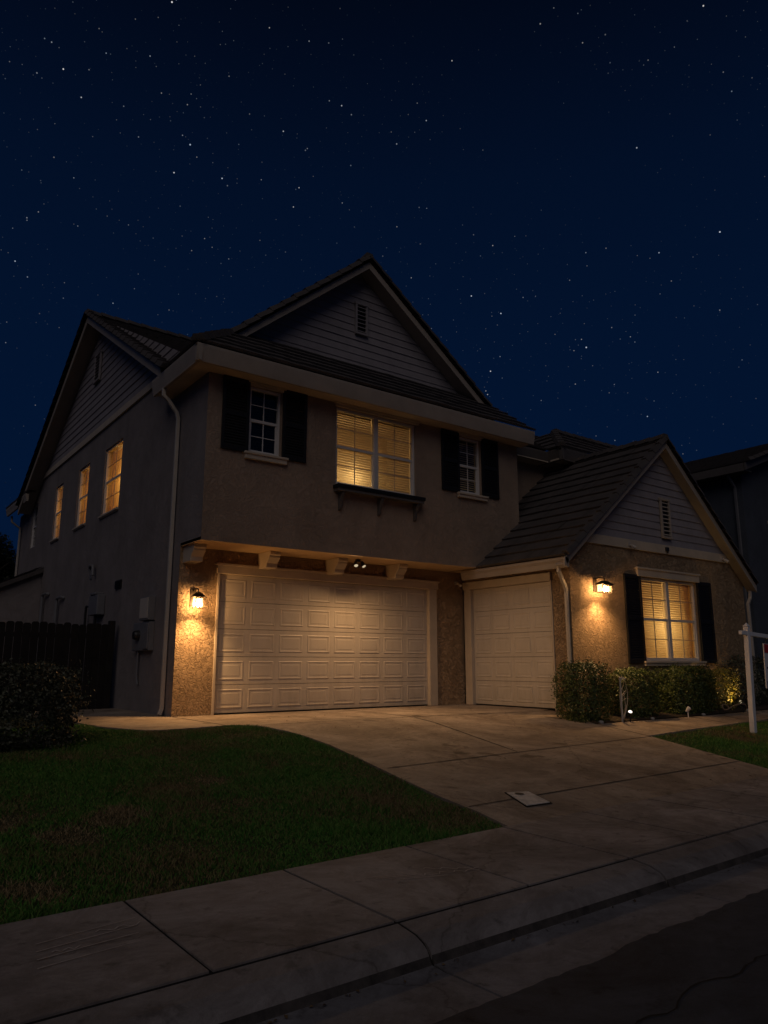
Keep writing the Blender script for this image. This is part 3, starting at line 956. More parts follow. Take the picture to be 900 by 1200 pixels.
# --- rake boards and gable trim
def rake(a, b, nrm, soffit_w, depth=0.17):
    mb = MB()
    a, b, n = Vector(a), Vector(b), Vector(nrm)
    board(mb, a, b, depth, n, 0.05)
    z = Vector((0, 0, 0.11))
    board(mb, a - z + n * 0.05, b - z + n * 0.05, 0.03, n, soffit_w)      # boxed underside of the overhang
    mb.build('rake_board', 'fascia', house, bevel=0.004)
rake((5.75, 12.60, 7.86), (8.93, 12.60, zr1 - .04), (0, 1, 0), 0.33)
rake((12.60, 12.60, 7.77), (8.93, 12.60, zr1 - .04), (0, 1, 0), 0.33)
rake((4.44, 13.1, 6.98), (4.44, 19, 10.40), (1, 0, 0), 0.345, 0.19)
rake((4.44, 25.95, 6.40), (4.44, 19, 10.40), (1, 0, 0), 0.345, 0.19)
rake((11.22, 9.27, 3.50), (xp, 9.27, zp - .03), (0, 1, 0), 0.20)
rake((18.48, 9.27, 3.40), (xp, 9.27, zp - .03), (0, 1, 0), 0.20)
mb = MB()
mb.fbox(FW, 12.12, 17.75, 3.92, 4.12, 0.002, 0.045)
mb.build('gable_band', 'trim', house, bevel=0.005)
mb = MB()
mb.fbox(FL, -26.2, -12.9, 7.14, 7.30, 0.002, 0.05)
mb.build('gable_band', 'trim', house, bevel=0.005)

mb = MB()
siding(mb, Fr((0, 13.0, 0), (1, 0, 0), (0, -1, 0)), [(5.95, 8.02), (12.35, 8.02), (8.93, 10.50)])
mb.build('gable_siding', 'siding', house)
mb = MB()
siding(mb, FL, [(-25.6, 7.302), (-12.9, 7.302), (-19.0, 10.40)], 0.19)
sd = mb.build('gable_siding', 'siding', house)
mb = MB()
siding(mb, FW, [(12.25, 4.122), (17.72, 4.122), (xp, 6.45)], 0.17)
mb.build('gable_siding', 'siding', house)


def vent(F, u0, u1, v0, v1, d=0.03, m='siding'):
    a = MB()
    a.fbox(F, u0 - 0.05, u0, v0, v1, d, d + 0.05); a.fbox(F, u1, u1 + 0.05, v0, v1, d, d + 0.05)
    a.fbox(F, u0 - 0.07, u1 + 0.07, v1, v1 + 0.06, d, d + 0.06); a.fbox(F, u0 - 0.05, u1 + 0.05, v0 - 0.05, v0, d, d + 0.06)
    fo = a.build('gable_vent', m, house, bevel=0.004)
    a = MB(); a.fbox(F, u0, u1, v0, v1, d - 0.01, d + 0.002); a.build('vent_back', 'black', fo)
    a = MB()
    n = max(4, int((v1 - v0) / 0.085))
    for i in range(n):
        z = v0 + (v1 - v0) * (i + 0.25) / n
        a.hexa([F.p(u0, z, d + 0.045), F.p(u1, z, d + 0.045), F.p(u1, z + 0.03, d + 0.004), F.p(u0, z + 0.03, d + 0.004),
                F.p(u0, z + 0.012, d + 0.045), F.p(u1, z + 0.012, d + 0.045), F.p(u1, z + 0.042, d + 0.004), F.p(u0, z + 0.042, d + 0.004)])
    a.build('louvre', m, fo)
vent(FW, 14.92, 15.18, 4.32, 5.15, m='fascia')
vent(Fr((0, 13.0, 0), (1, 0, 0), (0, -1, 0)), 8.84, 9.08, 8.90, 9.58)
vent(FL, -19.2, -18.8, 8.7, 9.4)

# --- windows
window(FU, 5.66, 6.30, 5.22, 6.48, 1, 'darkblind', power=0.0, lit=(1.0, 0.95, 0.9), hot=(0.5, 0.75, 0.6))
window(FU, 7.53, 9.53, 4.90, 6.48, 2, 'blind', power=13.0, lit=(1.0, 0.71, 0.34), hot=(0.27, 0.16, 0.42), label='wide double window lit amber behind closed blinds')
window(FU, 10.78, 11.42, 5.18, 6.48, 1, 'darkblind', power=0.35, lit=(1.0, 0.8, 0.5), hot=(0.5, 0.1, 0.5))
for (a, b, c, d), pw, cols in zip(hL, (16.0, 13.0, 13.0, 0), (1, 1, 1, 1)):
    window(FL, a, b, c, d, cols, 'curtain' if pw else 'darkblind', power=pw, lit=(1.0, 0.68, 0.27), hot=(0.5, 0.5, 0.62))
window(FW, 13.98, 16.12, 1.54, 3.33, 2, 'blind_curtainside', power=32.0, lit=(1.0, 0.68, 0.28), hot=(0.5, 0.42, 0.65), label='wide ground-floor window lit amber with drapes at both sides')


def shutter(F, u0, u1, v0, v1):
    a = MB()
    a.fbox(F, u0, u0 + 0.055, v0, v1, 0.004, 0.045); a.fbox(F, u1 - 0.055, u1, v0, v1, 0.004, 0.045)
    vm = (v0 + v1) / 2
    for p, q in ((v0, v0 + 0.08), (vm - 0.04, vm + 0.04), (v1 - 0.08, v1)):
        a.fbox(F, u0 + 0.055, u1 - 0.055, p, q, 0.004, 0.043)
    for p, q in ((v0 + 0.08, vm - 0.04), (vm + 0.04, v1 - 0.08)):
        n = int((q - p) / 0.05)
        for i in range(n):
            z = p + (q - p) * i / n; w = (q - p) / n
            a.hexa([F.p(u0 + 0.055, z, 0.036), F.p(u1 - 0.055, z, 0.036), F.p(u1 - 0.055, z, 0.006), F.p(u0 + 0.055, z, 0.006),
                    F.p(u0 + 0.055, z + w * 0.96, 0.016), F.p(u1 - 0.055, z + w * 0.96, 0.016), F.p(u1 - 0.055, z + w * .96, 0.006), F.p(u0 + 0.055, z + w * .96, 0.006)])
    a.build('shutter', 'shutter', house, bevel=0.003)
for a, b, c, d in ((5.12, 5.64, 5.20, 6.56), (6.33, 6.84, 5.20, 6.56), (10.25, 10.76, 5.18, 6.54), (11.45, 11.97, 5.18, 6.54)):
    shutter(FU, a, b, c, d)
shutter(FW, 13.38, 13.96, 1.50, 3.37)
shutter(FW, 16.16, 16.74, 1.50, 3.37)


def trimboard(name, F, u0, u1, v0, v1, d):
    a = MB()
    a.fbox(F, u0, u1, v0, v1, 0.002, d)
    a.fbox(F, u0 - 0.02, u1 + 0.02, v1 - 0.03, v1 + 0.012, 0.002, d + 0.025)
    return a.build(name, 'trim', house, bevel=0.005)
trimboard('window_head', FU, 5.62, 6.36, 6.482, 6.56, 0.04)
trimboard('window_head', FU, 7.49, 9.60, 6.482, 6.56, 0.05)
trimboard('window_head', FU, 10.74, 11.47, 6.482, 6.56, 0.04)
trimboard('window_head', FW, 13.84, 16.24, 3.345, 3.53, 0.06)
trimboard('window_sill', FU, 5.58, 6.42, 5.09, 5.205, 0.07)
trimboard('window_sill', FU, 10.70, 11.56, 5.07, 5.165, 0.07)
trimboard('window_sill', FW, 13.9, 16.2, 1.44, 1.53, 0.06)
for u0, u1, v0, v1 in hL[:3]:
    trimboard('window_sill', FL, u0 - 0.03, u1 + 0.03, v0 - 0.06, v0 - 0.005, 0.03)
# flower shelf under the wide window, on three scroll brackets
a = MB()
a.fbox(FU, 7.47, 9.63, 4.80, 4.875, 0.002, 0.21)
sh = a.build('flower_shelf', 'shutter', house, bevel=0.006)
a = MB(); a.fbox(FU, 7.49, 9.61, 4.74, 4.798, 0.002, 0.19)
a.build('shelf_trim', 'dimtrim', sh, bevel=0.006)
for u in (7.62, 8.56, 9.48):
    a = MB()
    prof_ = [(0.004, 4.74), (0.16, 4.74), (0.16, 4.70), (0.14, 4.66), (0.10, 4.58), (0.07, 4.50), (0.06, 4.44), (0.04, 4.40), (0.004, 4.38)]
    a.prism([FU.p(u - 0.03, v, d) for d, v in prof_], FU.u * 0.06)
    a.build('shelf_bracket', 'dimtrim', sh, bevel=0.004)
# corbels under the overhang
for u in (5.02, 6.50, 8.01, 9.53):
    a = MB()
    prof_ = [(0.002, 3.544), (0.50, 3.544), (0.50, 3.48), (0.47, 3.47), (0.46, 3.43), (0.40, 3.37), (0.36, 3.33), (0.35, 3.25), (0.002, 3.25)]
    w = 0.115
    a.prism([FG.p(u - w, v, d) for d, v in prof_], FG.u * (2 * w))
    a.build('corbel', 'trim', house, bevel=0.008)


# --- sectional garage doors
def garage_door(F, u0, u1, v0, v1, rows, cols, label):
    base = MB()
    base.fbox(F, u0 - 0.03, u1 + 0.03, v0 - 0.01, v1 + 0.02, -0.16, -0.11)
    d = base.build('garage_door', 'joint', house)
    d['label'] = label
    H = (v1 - v0) / rows
    for r in range(rows):
        s = MB()
        z0, z1 = v0 + H * r + 0.004, v0 + H * (r + 1) - 0.004
        D = -0.06 + random.uniform(-0.0015, 0.0015)
        s.fbox(F, u0, u1, z0, z1, -0.105, D)
        W = (u1 - u0) / cols
        for c in range(cols):
            a, b = u0 + W * c + 0.055, u0 + W * (c + 1) - 0.055
            p, q = z0 + 0.075, z1 - 0.075
            rings = [(0.0, 0.0006), (0.014, 0.008), (0.022, 0.008), (0.042, 0.002), (0.064, 0.002), (0.08, 0.005)]
            vs = []
            for i, dd in rings:
                vs += [F.p(a + i, p + i, D + dd), F.p(b - i, p + i, D + dd), F.p(b - i, q - i, D + dd), F.p(a + i, q - i, D + dd)]
            fs = [(4 * k + j, 4 * k + (j + 1) % 4, 4 * k + 4 + (j + 1) % 4, 4 * k + 4 + j) for k in range(len(rings) - 1) for j in range(4)]
            e = 4 * (len(rings) - 1)
            fs.append((e, e + 1, e + 2, e + 3))
            s.add(vs, fs)
        s.build('door_section', 'door', d)
    s = MB(); s.fbox(F, u0, u1, v0 - 0.018, v0 + 0.002, -0.10, -0.07); s.build('bottom_seal', 'black', d)
    return d
garage_door(FG, 5.625, 10.60, 0.62, 3.11, 5, 8, 'wide cream double garage door with five rows of raised panels')
garage_door(FD, -12.36, -10.03, 0.62, 3.14, 5, 4, 'narrow cream garage door with raised panels in the side of the wing')
a = MB()
a.fbox(FG, 5.56, 10.86, 3.112, 3.26, -0.09, 0.05)
a.fbox(FG, 5.52, 10.90, 3.26, 3.30, -0.02, 0.075)
a.fbox(FG, 10.604, 10.82, 0.60, 3.11, -0.10, 0.035)
a.fbox(FG, 5.575, 5.622, 0.60, 3.11, -0.10, 0.02)
a.fbox(FD, -12.60, -9.99, 3.142, 3.31, -0.09, 0.05)
a.fbox(FD, -12.58, -12.364, 0.60, 3.14, -0.10, 0.03)
a.fbox(FD, -10.026, -9.99, 0.58, 3.14, -0.10, 0.02)
a.build('garage_door_trim', 'trim', house, bevel=0.006)

# --- downspouts
def spout(pts, r=0.045):
    a = MB(); a.tube(pts, r, 4)
    return a
def spout_part(pts, straps):
    o = spout(pts).build('downspout', 'pipe', house, bevel=0.006)
spout_part([(4.50, 13.0, 6.56), (4.50, 13.0, 6.42), (4.60, 13.0, 6.34), (4.76, 12.97, 6.12), (4.79, 12.96, 6.0), (4.79, 12.95, 0.72), (4.74, 12.92, 0.62)], ())
spout_part([(11.30, 9.50, 3.36), (11.30, 9.50, 3.26), (11.38, 9.52, 3.16), (11.55, 9.57, 2.98), (11.59, 9.58, 2.88), (11.59, 9.58, 0.72), (11.55, 9.56, 0.60)], ())
spout_part([(18.42, 9.42, 3.28), (18.40, 9.42, 3.1), (18.36, 9.47, 2.95), (18.36, 9.47, 0.5)], ())
spout_part([(4.60, 27.9, 6.5), (4.62, 27.9, 6.3), (4.90, 27.9, 6.1), (4.92, 27.9, 0.5)], ())

# small side bump-out under a lean-to roof, far down the side wall
a = MB()
a.prism([(3.2, 23.5, 0.4), (4.845, 23.5, 0.4), (4.845, 23.5, 4.22), (3.2, 23.5, 3.45)], (0, 3.0, 0))
a.build('side_bay', 'stucco_side', house)
a = MB(); tiles(a, [(3.0, 23.35, 3.40), (3.0, 26.6, 3.40), (4.845, 26.6, 4.27), (4.845, 23.35, 4.27)])
board(a, (3.0, 23.36, 3.39), (4.845, 23.36, 4.26), 0.14, (0, 1, 0), 0.04)
a.build('side_bay_roof', 'tile', house)


# ------------------------------------------------------------------ lamps
def point(parent, loc, e, col, size=0.03, name='lamp_light'):
    ld = bpy.data.lights.new(name, 'POINT'); ld.energy = e; ld.color = col; ld.shadow_soft_size = size
    o = bpy.data.objects.new(name, ld); COL.objects.link(o)
    o.parent = parent; o.location = Vector(loc) - Vector(ORG[parent.name])
    return o


def spot(parent, loc, aim, e, col, ang, blend=0.6, size=0.04, name='lamp_beam'):
    ld = bpy.data.lights.new(name, 'SPOT'); ld.energy = e; ld.color = col; ld.shadow_soft_size = size
    ld.spot_size = R(ang); ld.spot_blend = blend
    o = bpy.data.objects.new(name, ld); COL.objects.link(o)
    o.parent = parent; o.location = Vector(loc) - Vector(ORG[parent.name])
    o.rotation_euler = (Vector(aim) - Vector(loc)).to_track_quat('-Z', 'Y').to_euler()
    return o


WARM = (1.0, 0.56, 0.22)


def lantern(F, u, v, w, h, dep, label, power, bars, down):
    """wall lantern: back plate, arm, cap, cage with glass panes, bulb; v = bottom of the cage"""
    t = thing('wall_lantern', F.p(u, v, 0), label, 'wall lantern', 'lit wall lanterns on the house front')
    d0, d1 = 0.17, 0.17 + dep
    a = MB(); a.fbox(F, u - 0.055, u + 0.055, v + h * 0.25, v + h + 0.16, 0.002, 0.022)
    a.build('back_plate', 'bronze', t, bevel=0.006)
    a = MB(); a.tube([F.p(u, v + h + 0.11, 0.02), F.p(u, v + h + 0.16, 0.10), F.p(u, v + h + 0.14, (d0 + d1) / 2), F.p(u, v + h + 0.07, (d0 + d1) / 2)], 0.011, 8)
    a.build('arm', 'bronze', t, smooth=True)
    a = MB()
    o, i_, top = 0.025, 0.35, 0.085
    lo = [F.p(u - w / 2 - o, v + h, d1 + o), F.p(u + w / 2 + o, v + h, d1 + o), F.p(u + w / 2 + o, v + h, d0 - o), F.p(u - w / 2 - o, v + h, d0 - o)]
    lo2 = [p + Vector((0, 0, 0.012)) for p in lo]
    c = (d0 + d1) / 2
    hi = [F.p(u - w * i_ / 2, v + h + top, c + dep * .2), F.p(u + w * i_ / 2, v + h + top, c + dep * .2), F.p(u + w * i_ / 2, v + h + top, c - dep * .2), F.p(u - w * i_ / 2, v + h + top, c - dep * .2)]
    a.add(lo + lo2 + hi, [(3, 2, 1, 0)] + [(k, (k + 1) % 4, 4 + (k + 1) % 4, 4 + k) for k in range(4)] + [(4 + k, 4 + (k + 1) % 4, 8 + (k + 1) % 4, 8 + k) for k in range(4)] + [(8, 9, 10, 11)])
    a.build('cap', 'bronze', t)
    a = MB(); p = 0.010
    for uu in (u - w / 2, u + w / 2 - p):
        for dd in (d0, d1 - p):
            a.fbox(F, uu, uu + p, v + 0.014, v + h, dd, dd + p)
    for k in range(1, bars + 1):
        uu = u - w / 2 + w * k / (bars + 1)
        a.fbox(F, uu - 0.004, uu + 0.004, v + 0.014, v + h, d1 - 0.009, d1 - 0.002)
    for e0, e1, f0, f1 in ((-w / 2 - .004, w / 2 + .004, d0 - .004, d0 + .010), (-w / 2 - .004, w / 2 + .004, d1 - .010, d1 + .004),
                           (-w / 2 - .004, -w / 2 + .010, d0 + .010, d1 - .010), (w / 2 - .010, w / 2 + .004, d0 + .010, d1 - .010)):
        a.fbox(F, u + e0, u + e1, v, v + 0.012, f0, f1)
    a.fbox(F, u - w / 2 + p, u + w / 2 - p, v + h - 0.02, v + h - 0.001, d1 - 0.009, d1 - 0.001)
    a.build('cage', 'bronze', t)
    a = MB(); q = 0.0035
    a.fbox(F, u - w / 2 + p, u + w / 2 - p, v + 0.016, v + h - 0.021, d1 - 0.016, d1 - 0.013)
    a.fbox(F, u - w / 2 + 0.003, u - w / 2 + 0.006, v + 0.016, v + h - 0.002, d0 + p, d1 - p)
    a.fbox(F, u + w / 2 - 0.006, u + w / 2 - 0.003, v + 0.016, v + h - 0.002, d0 + p, d1 - p)
    a.build('glass_pane', 'frost', t)
    a = MB(); bc = F.p(u, v + 0.03, c)
    a.lathe(bc, [(0.006, 0), (0.022, 0.012), (0.030, 0.035), (0.026, 0.062), (0.014, 0.085), (0.012, 0.118)], 12)
    a.build('bulb', emit('lit_bulb', WARM, power), t, smooth=True)
    q = F.p(u, v - 0.012, c)
    spot(t, q, q + Vector((0, 0, -1)) + F.n * 0.16, down, WARM, 138, 1.0, 0.035)          # the open foot of the cage throws light down
    return t


lantern(FG, 5.13, 2.44, 0.145, 0.20, 0.14, 'small square wall lantern glowing on the stucco pier beside the wide garage door', 480.0, 0, 150)
lantern(FW, 12.42, 2.88, 0.30, 0.165, 0.14, 'wide low wall lantern glowing on the wing wall beside the shuttered window', 480.0, 3, 115)

# twin-head flood light under the overhang
fl = thing('flood_light', (8.36, 12.15, 3.545), 'small twin-head flood light glowing under the overhang between two corbels', 'flood light')
a = MB(); a.lathe((8.36, 12.15, 3.50), [(0.05, 0.0), (0.055, 0.02), (0.055, 0.044)], 16); a.build('base', 'black', fl)
for s in (-1, 1):
    c = Vector((8.36 + 0.085 * s, 12.10, 3.45)); aim = Vector((0.20 * s, -0.55, -0.9)).normalized()
    a = MB(); a.tube([(8.36 + 0.03 * s, 12.14, 3.50), tuple(c - aim * 0.05)], 0.010, 8)
    a.tube([c - aim * 0.06, c - aim * 0.03, c + aim * 0.055], [0.022, 0.034, 0.045], 14, cap=True)
    hd = a.build('lamp_head', 'black', fl, smooth=False)
    a = MB(); a.tube([c + aim * 0.056, c + aim * 0.064], [0.040, 0.034], 14); a.build('lens', 'bulb_dim', hd)
    spot(fl, c + aim * 0.075, c + aim * 3, 150, (1.0, 0.58, 0.26), 176, 1.0, 0.05)

# unlit eave spots on the wing band
for u, lb in ((13.62, 'small unlit eave spotlight on the wing band, nearest the gutter elbow'), (17.35, 'small unlit eave spotlight at the far right end of the wing band')):
    t = thing('eave_spotlight', FW.p(u, 4.0, 0.045), lb, 'spotlight', 'unlit spotlights on the wing band')
    a = MB(); a.fbox(FW, u - 0.05, u + 0.05, 3.97, 4.05, 0.046, 0.06); a.build('base', 'pipe', t)
    a = MB(); a.tube([FW.p(u, 4.0, 0.06), FW.p(u + 0.02, 3.97, 0.11), FW.p(u + 0.05, 3.92, 0.17)], [0.012, 0.03, 0.042], 12); a.build('lamp_head', 'pipe', t)
t = thing('junction_box', FW.p(15.0, 4.02, 0.045), 'tiny dark junction box in the middle of the wing band under the gable vent', 'junction box')
a = MB(); a.fbox(FW, 14.95, 15.06, 3.98, 4.07, 0.046, 0.085); a.build('box', 'black', t, bevel=0.006)
a = MB(); a.lathe(FW.p(15.005, 3.955, 0.07), [(0.006, -.02), (0.02, 0), (0.02, 0.02)], 10); a.build('knob', 'black', t)
t = thing('security_camera', (11.42, 12.56, 3.30), 'small pale security camera in the corner between the two garage doors', 'camera')
a = MB(); a.box(11.38, 11.46, 12.60, 12.638, 3.26, 3.34); a.build('mount', 'pipe', t)
a = MB(); a.tube([(11.42, 12.59, 3.29), (11.42, 12.52, 3.27), (11.38, 12.42, 3.22)], [0.02, 0.03, 0.032], 12); a.build('lens_housing', 'pipe', t)


# ------------------------------------------------------------------ utilities on the side wall
t = thing('meter_panel', FL.p(-14.1, 1.73, 0), 'grey electric meter panel with a round meter low on the side wall', 'meter panel')
a = MB(); a.fbox(FL, -14.62, -13.70, 1.73, 2.26, 0.002, 0.10); a.fbox(FL, -13.98, -13.72, 1.76, 2.23, 0.10, 0.125); a.build('box', 'grey', t, bevel=0.01)
a = MB()
a.tube([FL.p(-14.28, 2.02, 0.10), FL.p(-14.28, 2.02, 0.16), FL.p(-14.28, 2.02, 0.20)], [0.10, 0.09, 0.075], 20); a.build('meter', 'black', t)
a = MB(); a.tube([FL.p(-14.4, 1.73, 0.05), FL.p(-14.4, 1.25, 0.05), FL.p(-14.35, 1.1, 0.04)], 0.02, 8); a.build('conduit', 'grey', t)
t = thing('breaker_box', FL.p(-13.95, 2.3, 0), 'narrow pale breaker box above the meter panel on the side wall', 'breaker box')
a = MB(); a.fbox(FL, -14.22, -13.72, 2.29, 2.74, 0.002, 0.13); a.build('box', 'grey', t, bevel=0.01)
a = MB(); a.fbox(FL, -14.19, -13.75, 2.33, 2.71, 0.13, 0.142); a.build('cover', 'pipe', t, bevel=0.004)
t = thing('gas_meter', FL.p(-17.3, 2.3, 0), 'dark utility boxes with piping just above the fence on the side wall', 'gas meter')
a = MB(); a.fbox(FL, -17.62, -16.95, 2.55, 3.00, 0.002, 0.18); a.fbox(FL, -17.5, -17.1, 3.0, 3.06, 0.002, 0.2); a.build('box', 'grey', t, bevel=0.02)
a = MB(); a.tube([FL.p(-17.3, 2.55, 0.1), FL.p(-17.3, 0.6, 0.1)], 0.03, 8); a.tube([FL.p(-17.62, 2.75, 0.1), FL.p(-18.1, 2.8, 0.1), FL.p(-18.12, 2.6, 0.1), FL.p(-18.12, 0.6, 0.08)], 0.028, 8); a.build('pipe', 'black', t)
t = thing('exhaust_hood', FL.p(-18.0, 3.6, 0), 'hooked exhaust pipe high on the side wall under the lit windows', 'exhaust pipe')
a = MB(); a.tube([FL.p(-18.25, 3.55, 0.005), FL.p(-18.25, 3.72, 0.05), FL.p(-18.1, 3.76, 0.08), FL.p(-17.85, 3.74, 0.09), FL.p(-17.8, 3.5, 0.09)], 0.035, 8); a.build('pipe', 'grey', t)
a = MB(); a.fbox(FL, -18.33, -18.17, 3.46, 3.62, 0.002, 0.02); a.build('plate', 'grey', t)
t = thing('wall_vent', FL.p(-16.05, 3.14, 0), 'small dark louvred vent on the side wall above the breaker box', 'vent')
a = MB(); a.fbox(FL, -16.25, -15.85, 3.06, 3.24, 0.002, 0.03)
for i in range(4): a.hexa([FL.p(-16.23, 3.08 + .04 * i, 0.06), FL.p(-15.87, 3.08 + .04 * i, 0.06), FL.p(-15.87, 3.1 + .04 * i, 0.03), FL.p(-16.23, 3.1 + .04 * i, 0.03),
                          FL.p(-16.23, 3.085 + .04 * i, 0.06), FL.p(-15.87, 3.085 + .04 * i, 0.06), FL.p(-15.87, 3.105 + .04 * i, 0.03), FL.p(-16.23, 3.105 + .04 * i, 0.03)])
a.build('hood', 'black', t)
for y0, zt in ((22.85, 3.42), (21.1, 3.2)):
    t = thing('utility_pipe', FL.p(-y0, zt, 0), 'thin pale pipe with an elbow on the far side wall, %s' % ('nearest the side bay' if y0 > 22 else 'nearer the utility boxes'), 'pipe', 'thin pipes on the side wall')
    a = MB(); a.tube([FL.p(-y0 + 0.5, zt - 0.02, 0.01), FL.p(-y0 + 0.48, zt, 0.08), FL.p(-y0 + 0.05, zt, 0.08), FL.p(-y0, zt - 0.05, 0.08), FL.p(-y0, 0.6, 0.08)], 0.04, 8); a.build('pipe', 'grey', t)
    a = MB(); a.fbox(FL, -y0 - 0.06, -y0 + 0.06, zt - 0.9, zt - 0.86, 0.002, 0.125); a.build('strap', 'grey', t)


# ------------------------------------------------------------------ fence
ft = thing('board_fence', (2.0, 15.8, 0.6), 'weathered wooden board fence, darkened by painted-in shadow, closing the side yard left of the house', 'fence')
a = MB()
x = -5.0
while x < 4.60:
    w = random.uniform(0.135, 0.145)
    zt = 2.29 + random.uniform(-0.025, 0.02)
    d = random.uniform(-0.008, 0.008)
    c = 0.03
    a.prism([(x, 15.8 + d, 0.55), (x + w, 15.8 + d, 0.55), (x + w, 15.8 + d, zt - c), (x + w - c, 15.8 + d, zt), (x + c, 15.8 + d, zt), (x, 15.8 + d, zt - c)], (0, 0.02, 0))
    x += w + random.uniform(0.004, 0.012)
a.build('fence_board', 'fence', ft)
a = MB()
for z in (0.8, 2.0): a.box(-5, 4.6, 15.83, 15.87, z, z + 0.09)
a.build('rail', 'fence', ft)
for x in (-4.9, -2.5, -0.1, 2.3, 4.62):
    a = MB(); a.box(x, x + 0.12, 15.72 if x > 4 else 15.88, 15.85 if x > 4 else 16.0, 0.5, 2.36 if x > 4 else 2.28); a.build('post', 'fence', ft, bevel=0.01)


# ------------------------------------------------------------------ shrubs
def leaves(name, pos, nrm, size, m, parent):
    """each leaf a folded pair of quads"""
    n = len(pos)
    r = RNG.normal(0, 1, (n, 3)); 
    t = np.cross(nrm, r); t /= np.linalg.norm(t, axis=1)[:, None] + 1e-9
    b = np.cross(nrm, t)
    L = (size * RNG.uniform(0.6, 1.25, n))[:, None]; W = L * RNG.uniform(0.22, 0.34, n)[:, None]
    up = nrm * L * 0.16
    v = np.empty((n, 6, 3))
    v[:, 0] = pos - t * L * .5
    v[:, 1] = pos + b * W + up - t * L * .05
    v[:, 2] = pos + t * L * .5 - up * .4
    v[:, 3] = pos - b * W + up - t * L * .05
    v[:, 4] = pos + t * L * 0.05
    v[:, 5] = pos - t * L * 0.3
    i = np.arange(n)[:, None] * 6
    q = np.concatenate([i + np.array([[0, 5, 4, 1]]), i + np.array([[1, 4, 2, 2]])[:, :4], i + np.array([[0, 3, 4, 5]])], 1)
    tri = np.concatenate([i + np.array([[0, 4, 1]]), i + np.array([[1, 4, 2]]), i + np.array([[0, 3, 4]]), i + np.array([[3, 2, 4]])], 1).reshape(-1, 3)
    return np_mesh(name, v.reshape(-1, 3), tri, 3, m, parent)


def shrub(name, x0, x1, y0, y1, z0, z1, n, m, label, cat, size=0.05, boxy=0.7, group=None, rough=0.06):
    c = np.array([(x0 + x1) / 2, (y0 + y1) / 2, (z0 + z1) / 2]); h = np.array([(x1 - x0) / 2, (y1 - y0) / 2, (z1 - z0) / 2])
    t = thing(name, (c[0], c[1], z0), label, cat, group)
    d = RNG.normal(0, 1, (n, 3)); d /= np.linalg.norm(d, axis=1)[:, None]
    p = 2 + 8 * boxy
    s = (np.abs(d) ** p).sum(1) ** (-1 / p)                       # a superellipsoid: boxy clipped shrub
    ph = RNG.uniform(0, 6.28, 6)
    f = 1 + rough * (np.sin(d[:, 0] * 6 + ph[0]) * np.sin(d[:, 2] * 7 + ph[1]) + np.sin(d[:, 1] * 9 + ph[2]) * np.sin(d[:, 0] * 11 + ph[3]) + 0.7 * np.sin(d[:, 2] * 17 + ph[4]) * np.sin(d[:, 0] * 19 + ph[5]))
    depth = 1 - np.abs(RNG.normal(0, 0.13, n))
    stray = RNG.random(n) < 0.04
    depth = np.where(stray, 1 + RNG.uniform(0, 0.13, n), depth)
    pos = c + d * (s * f * depth)[:, None] * h
    keep = pos[:, 2] > z0 + 0.02
    pos, d = pos[keep], d[keep]
    nr = d * 0.8 + RNG.normal(0, 0.55, pos.shape) + np.array([0, 0, 0.35]); nr /= np.linalg.norm(nr, axis=1)[:, None]
    leaves('foliage', pos, nr, np.full(len(pos), size), m, t)
    a = MB()
    for k in range(9):
        bx, by = c[0] + random.uniform(-.5, .5) * h[0], c[1] + random.uniform(-.5, .5) * h[1]
        ex, ey = c[0] + random.uniform(-.85, .85) * h[0], c[1] + random.uniform(-.85, .85) * h[1]
        a.tube([(bx, by, z0 - 0.03), ((bx + ex) / 2 + random.uniform(-.05, .05), (by + ey) / 2, (z0 + z1) / 2), (ex, ey, z1 - 0.12)], [0.014, 0.010, 0.004], 6)
    a.build('stem', 'stem', t)
    return t


BG = 'clipped shrubs under the wing wall'
shrub('clipped_hedge', 0.2, 2.50, 9.25, 10.25, 0.50, 1.50, 20000, 'leaf_dark', 'large dark clipped hedge on the lawn in front of the fence', 'hedge', 0.048, 0.55, rough=0.05)
shrub('clipped_shrub', 10.80, 11.72, 8.68, 9.40, 0.45, 1.50, 12000, 'leaf', 'tall boxy clipped shrub at the corner beside the narrow garage door', 'shrub', 0.042, 0.6, BG)
shrub('clipped_shrub', 12.32, 13.32, 8.70, 9.42, 0.46, 1.38, 11000, 'leaf', 'rounded clipped shrub between the bare twigs and the window', 'shrub', 0.042, 0.3, BG)
shrub('clipped_shrub', 13.92, 15.40, 8.74, 9.42, 0.46, 1.42, 15000, 'leaf', 'long clipped shrub under the right half of the lit window', 'shrub', 0.042, 0.55, BG)
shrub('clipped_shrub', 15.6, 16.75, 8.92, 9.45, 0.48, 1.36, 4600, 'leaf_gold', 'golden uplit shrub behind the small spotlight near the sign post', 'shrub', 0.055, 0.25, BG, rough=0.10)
shrub('loose_shrub', 16.8, 19.0, 9.05, 10.2, 0.48, 1.66, 8000, 'leaf_dark', 'dark loose shrub behind the sign post at the right end', 'shrub', 0.06, 0.2, BG, rough=0.12)

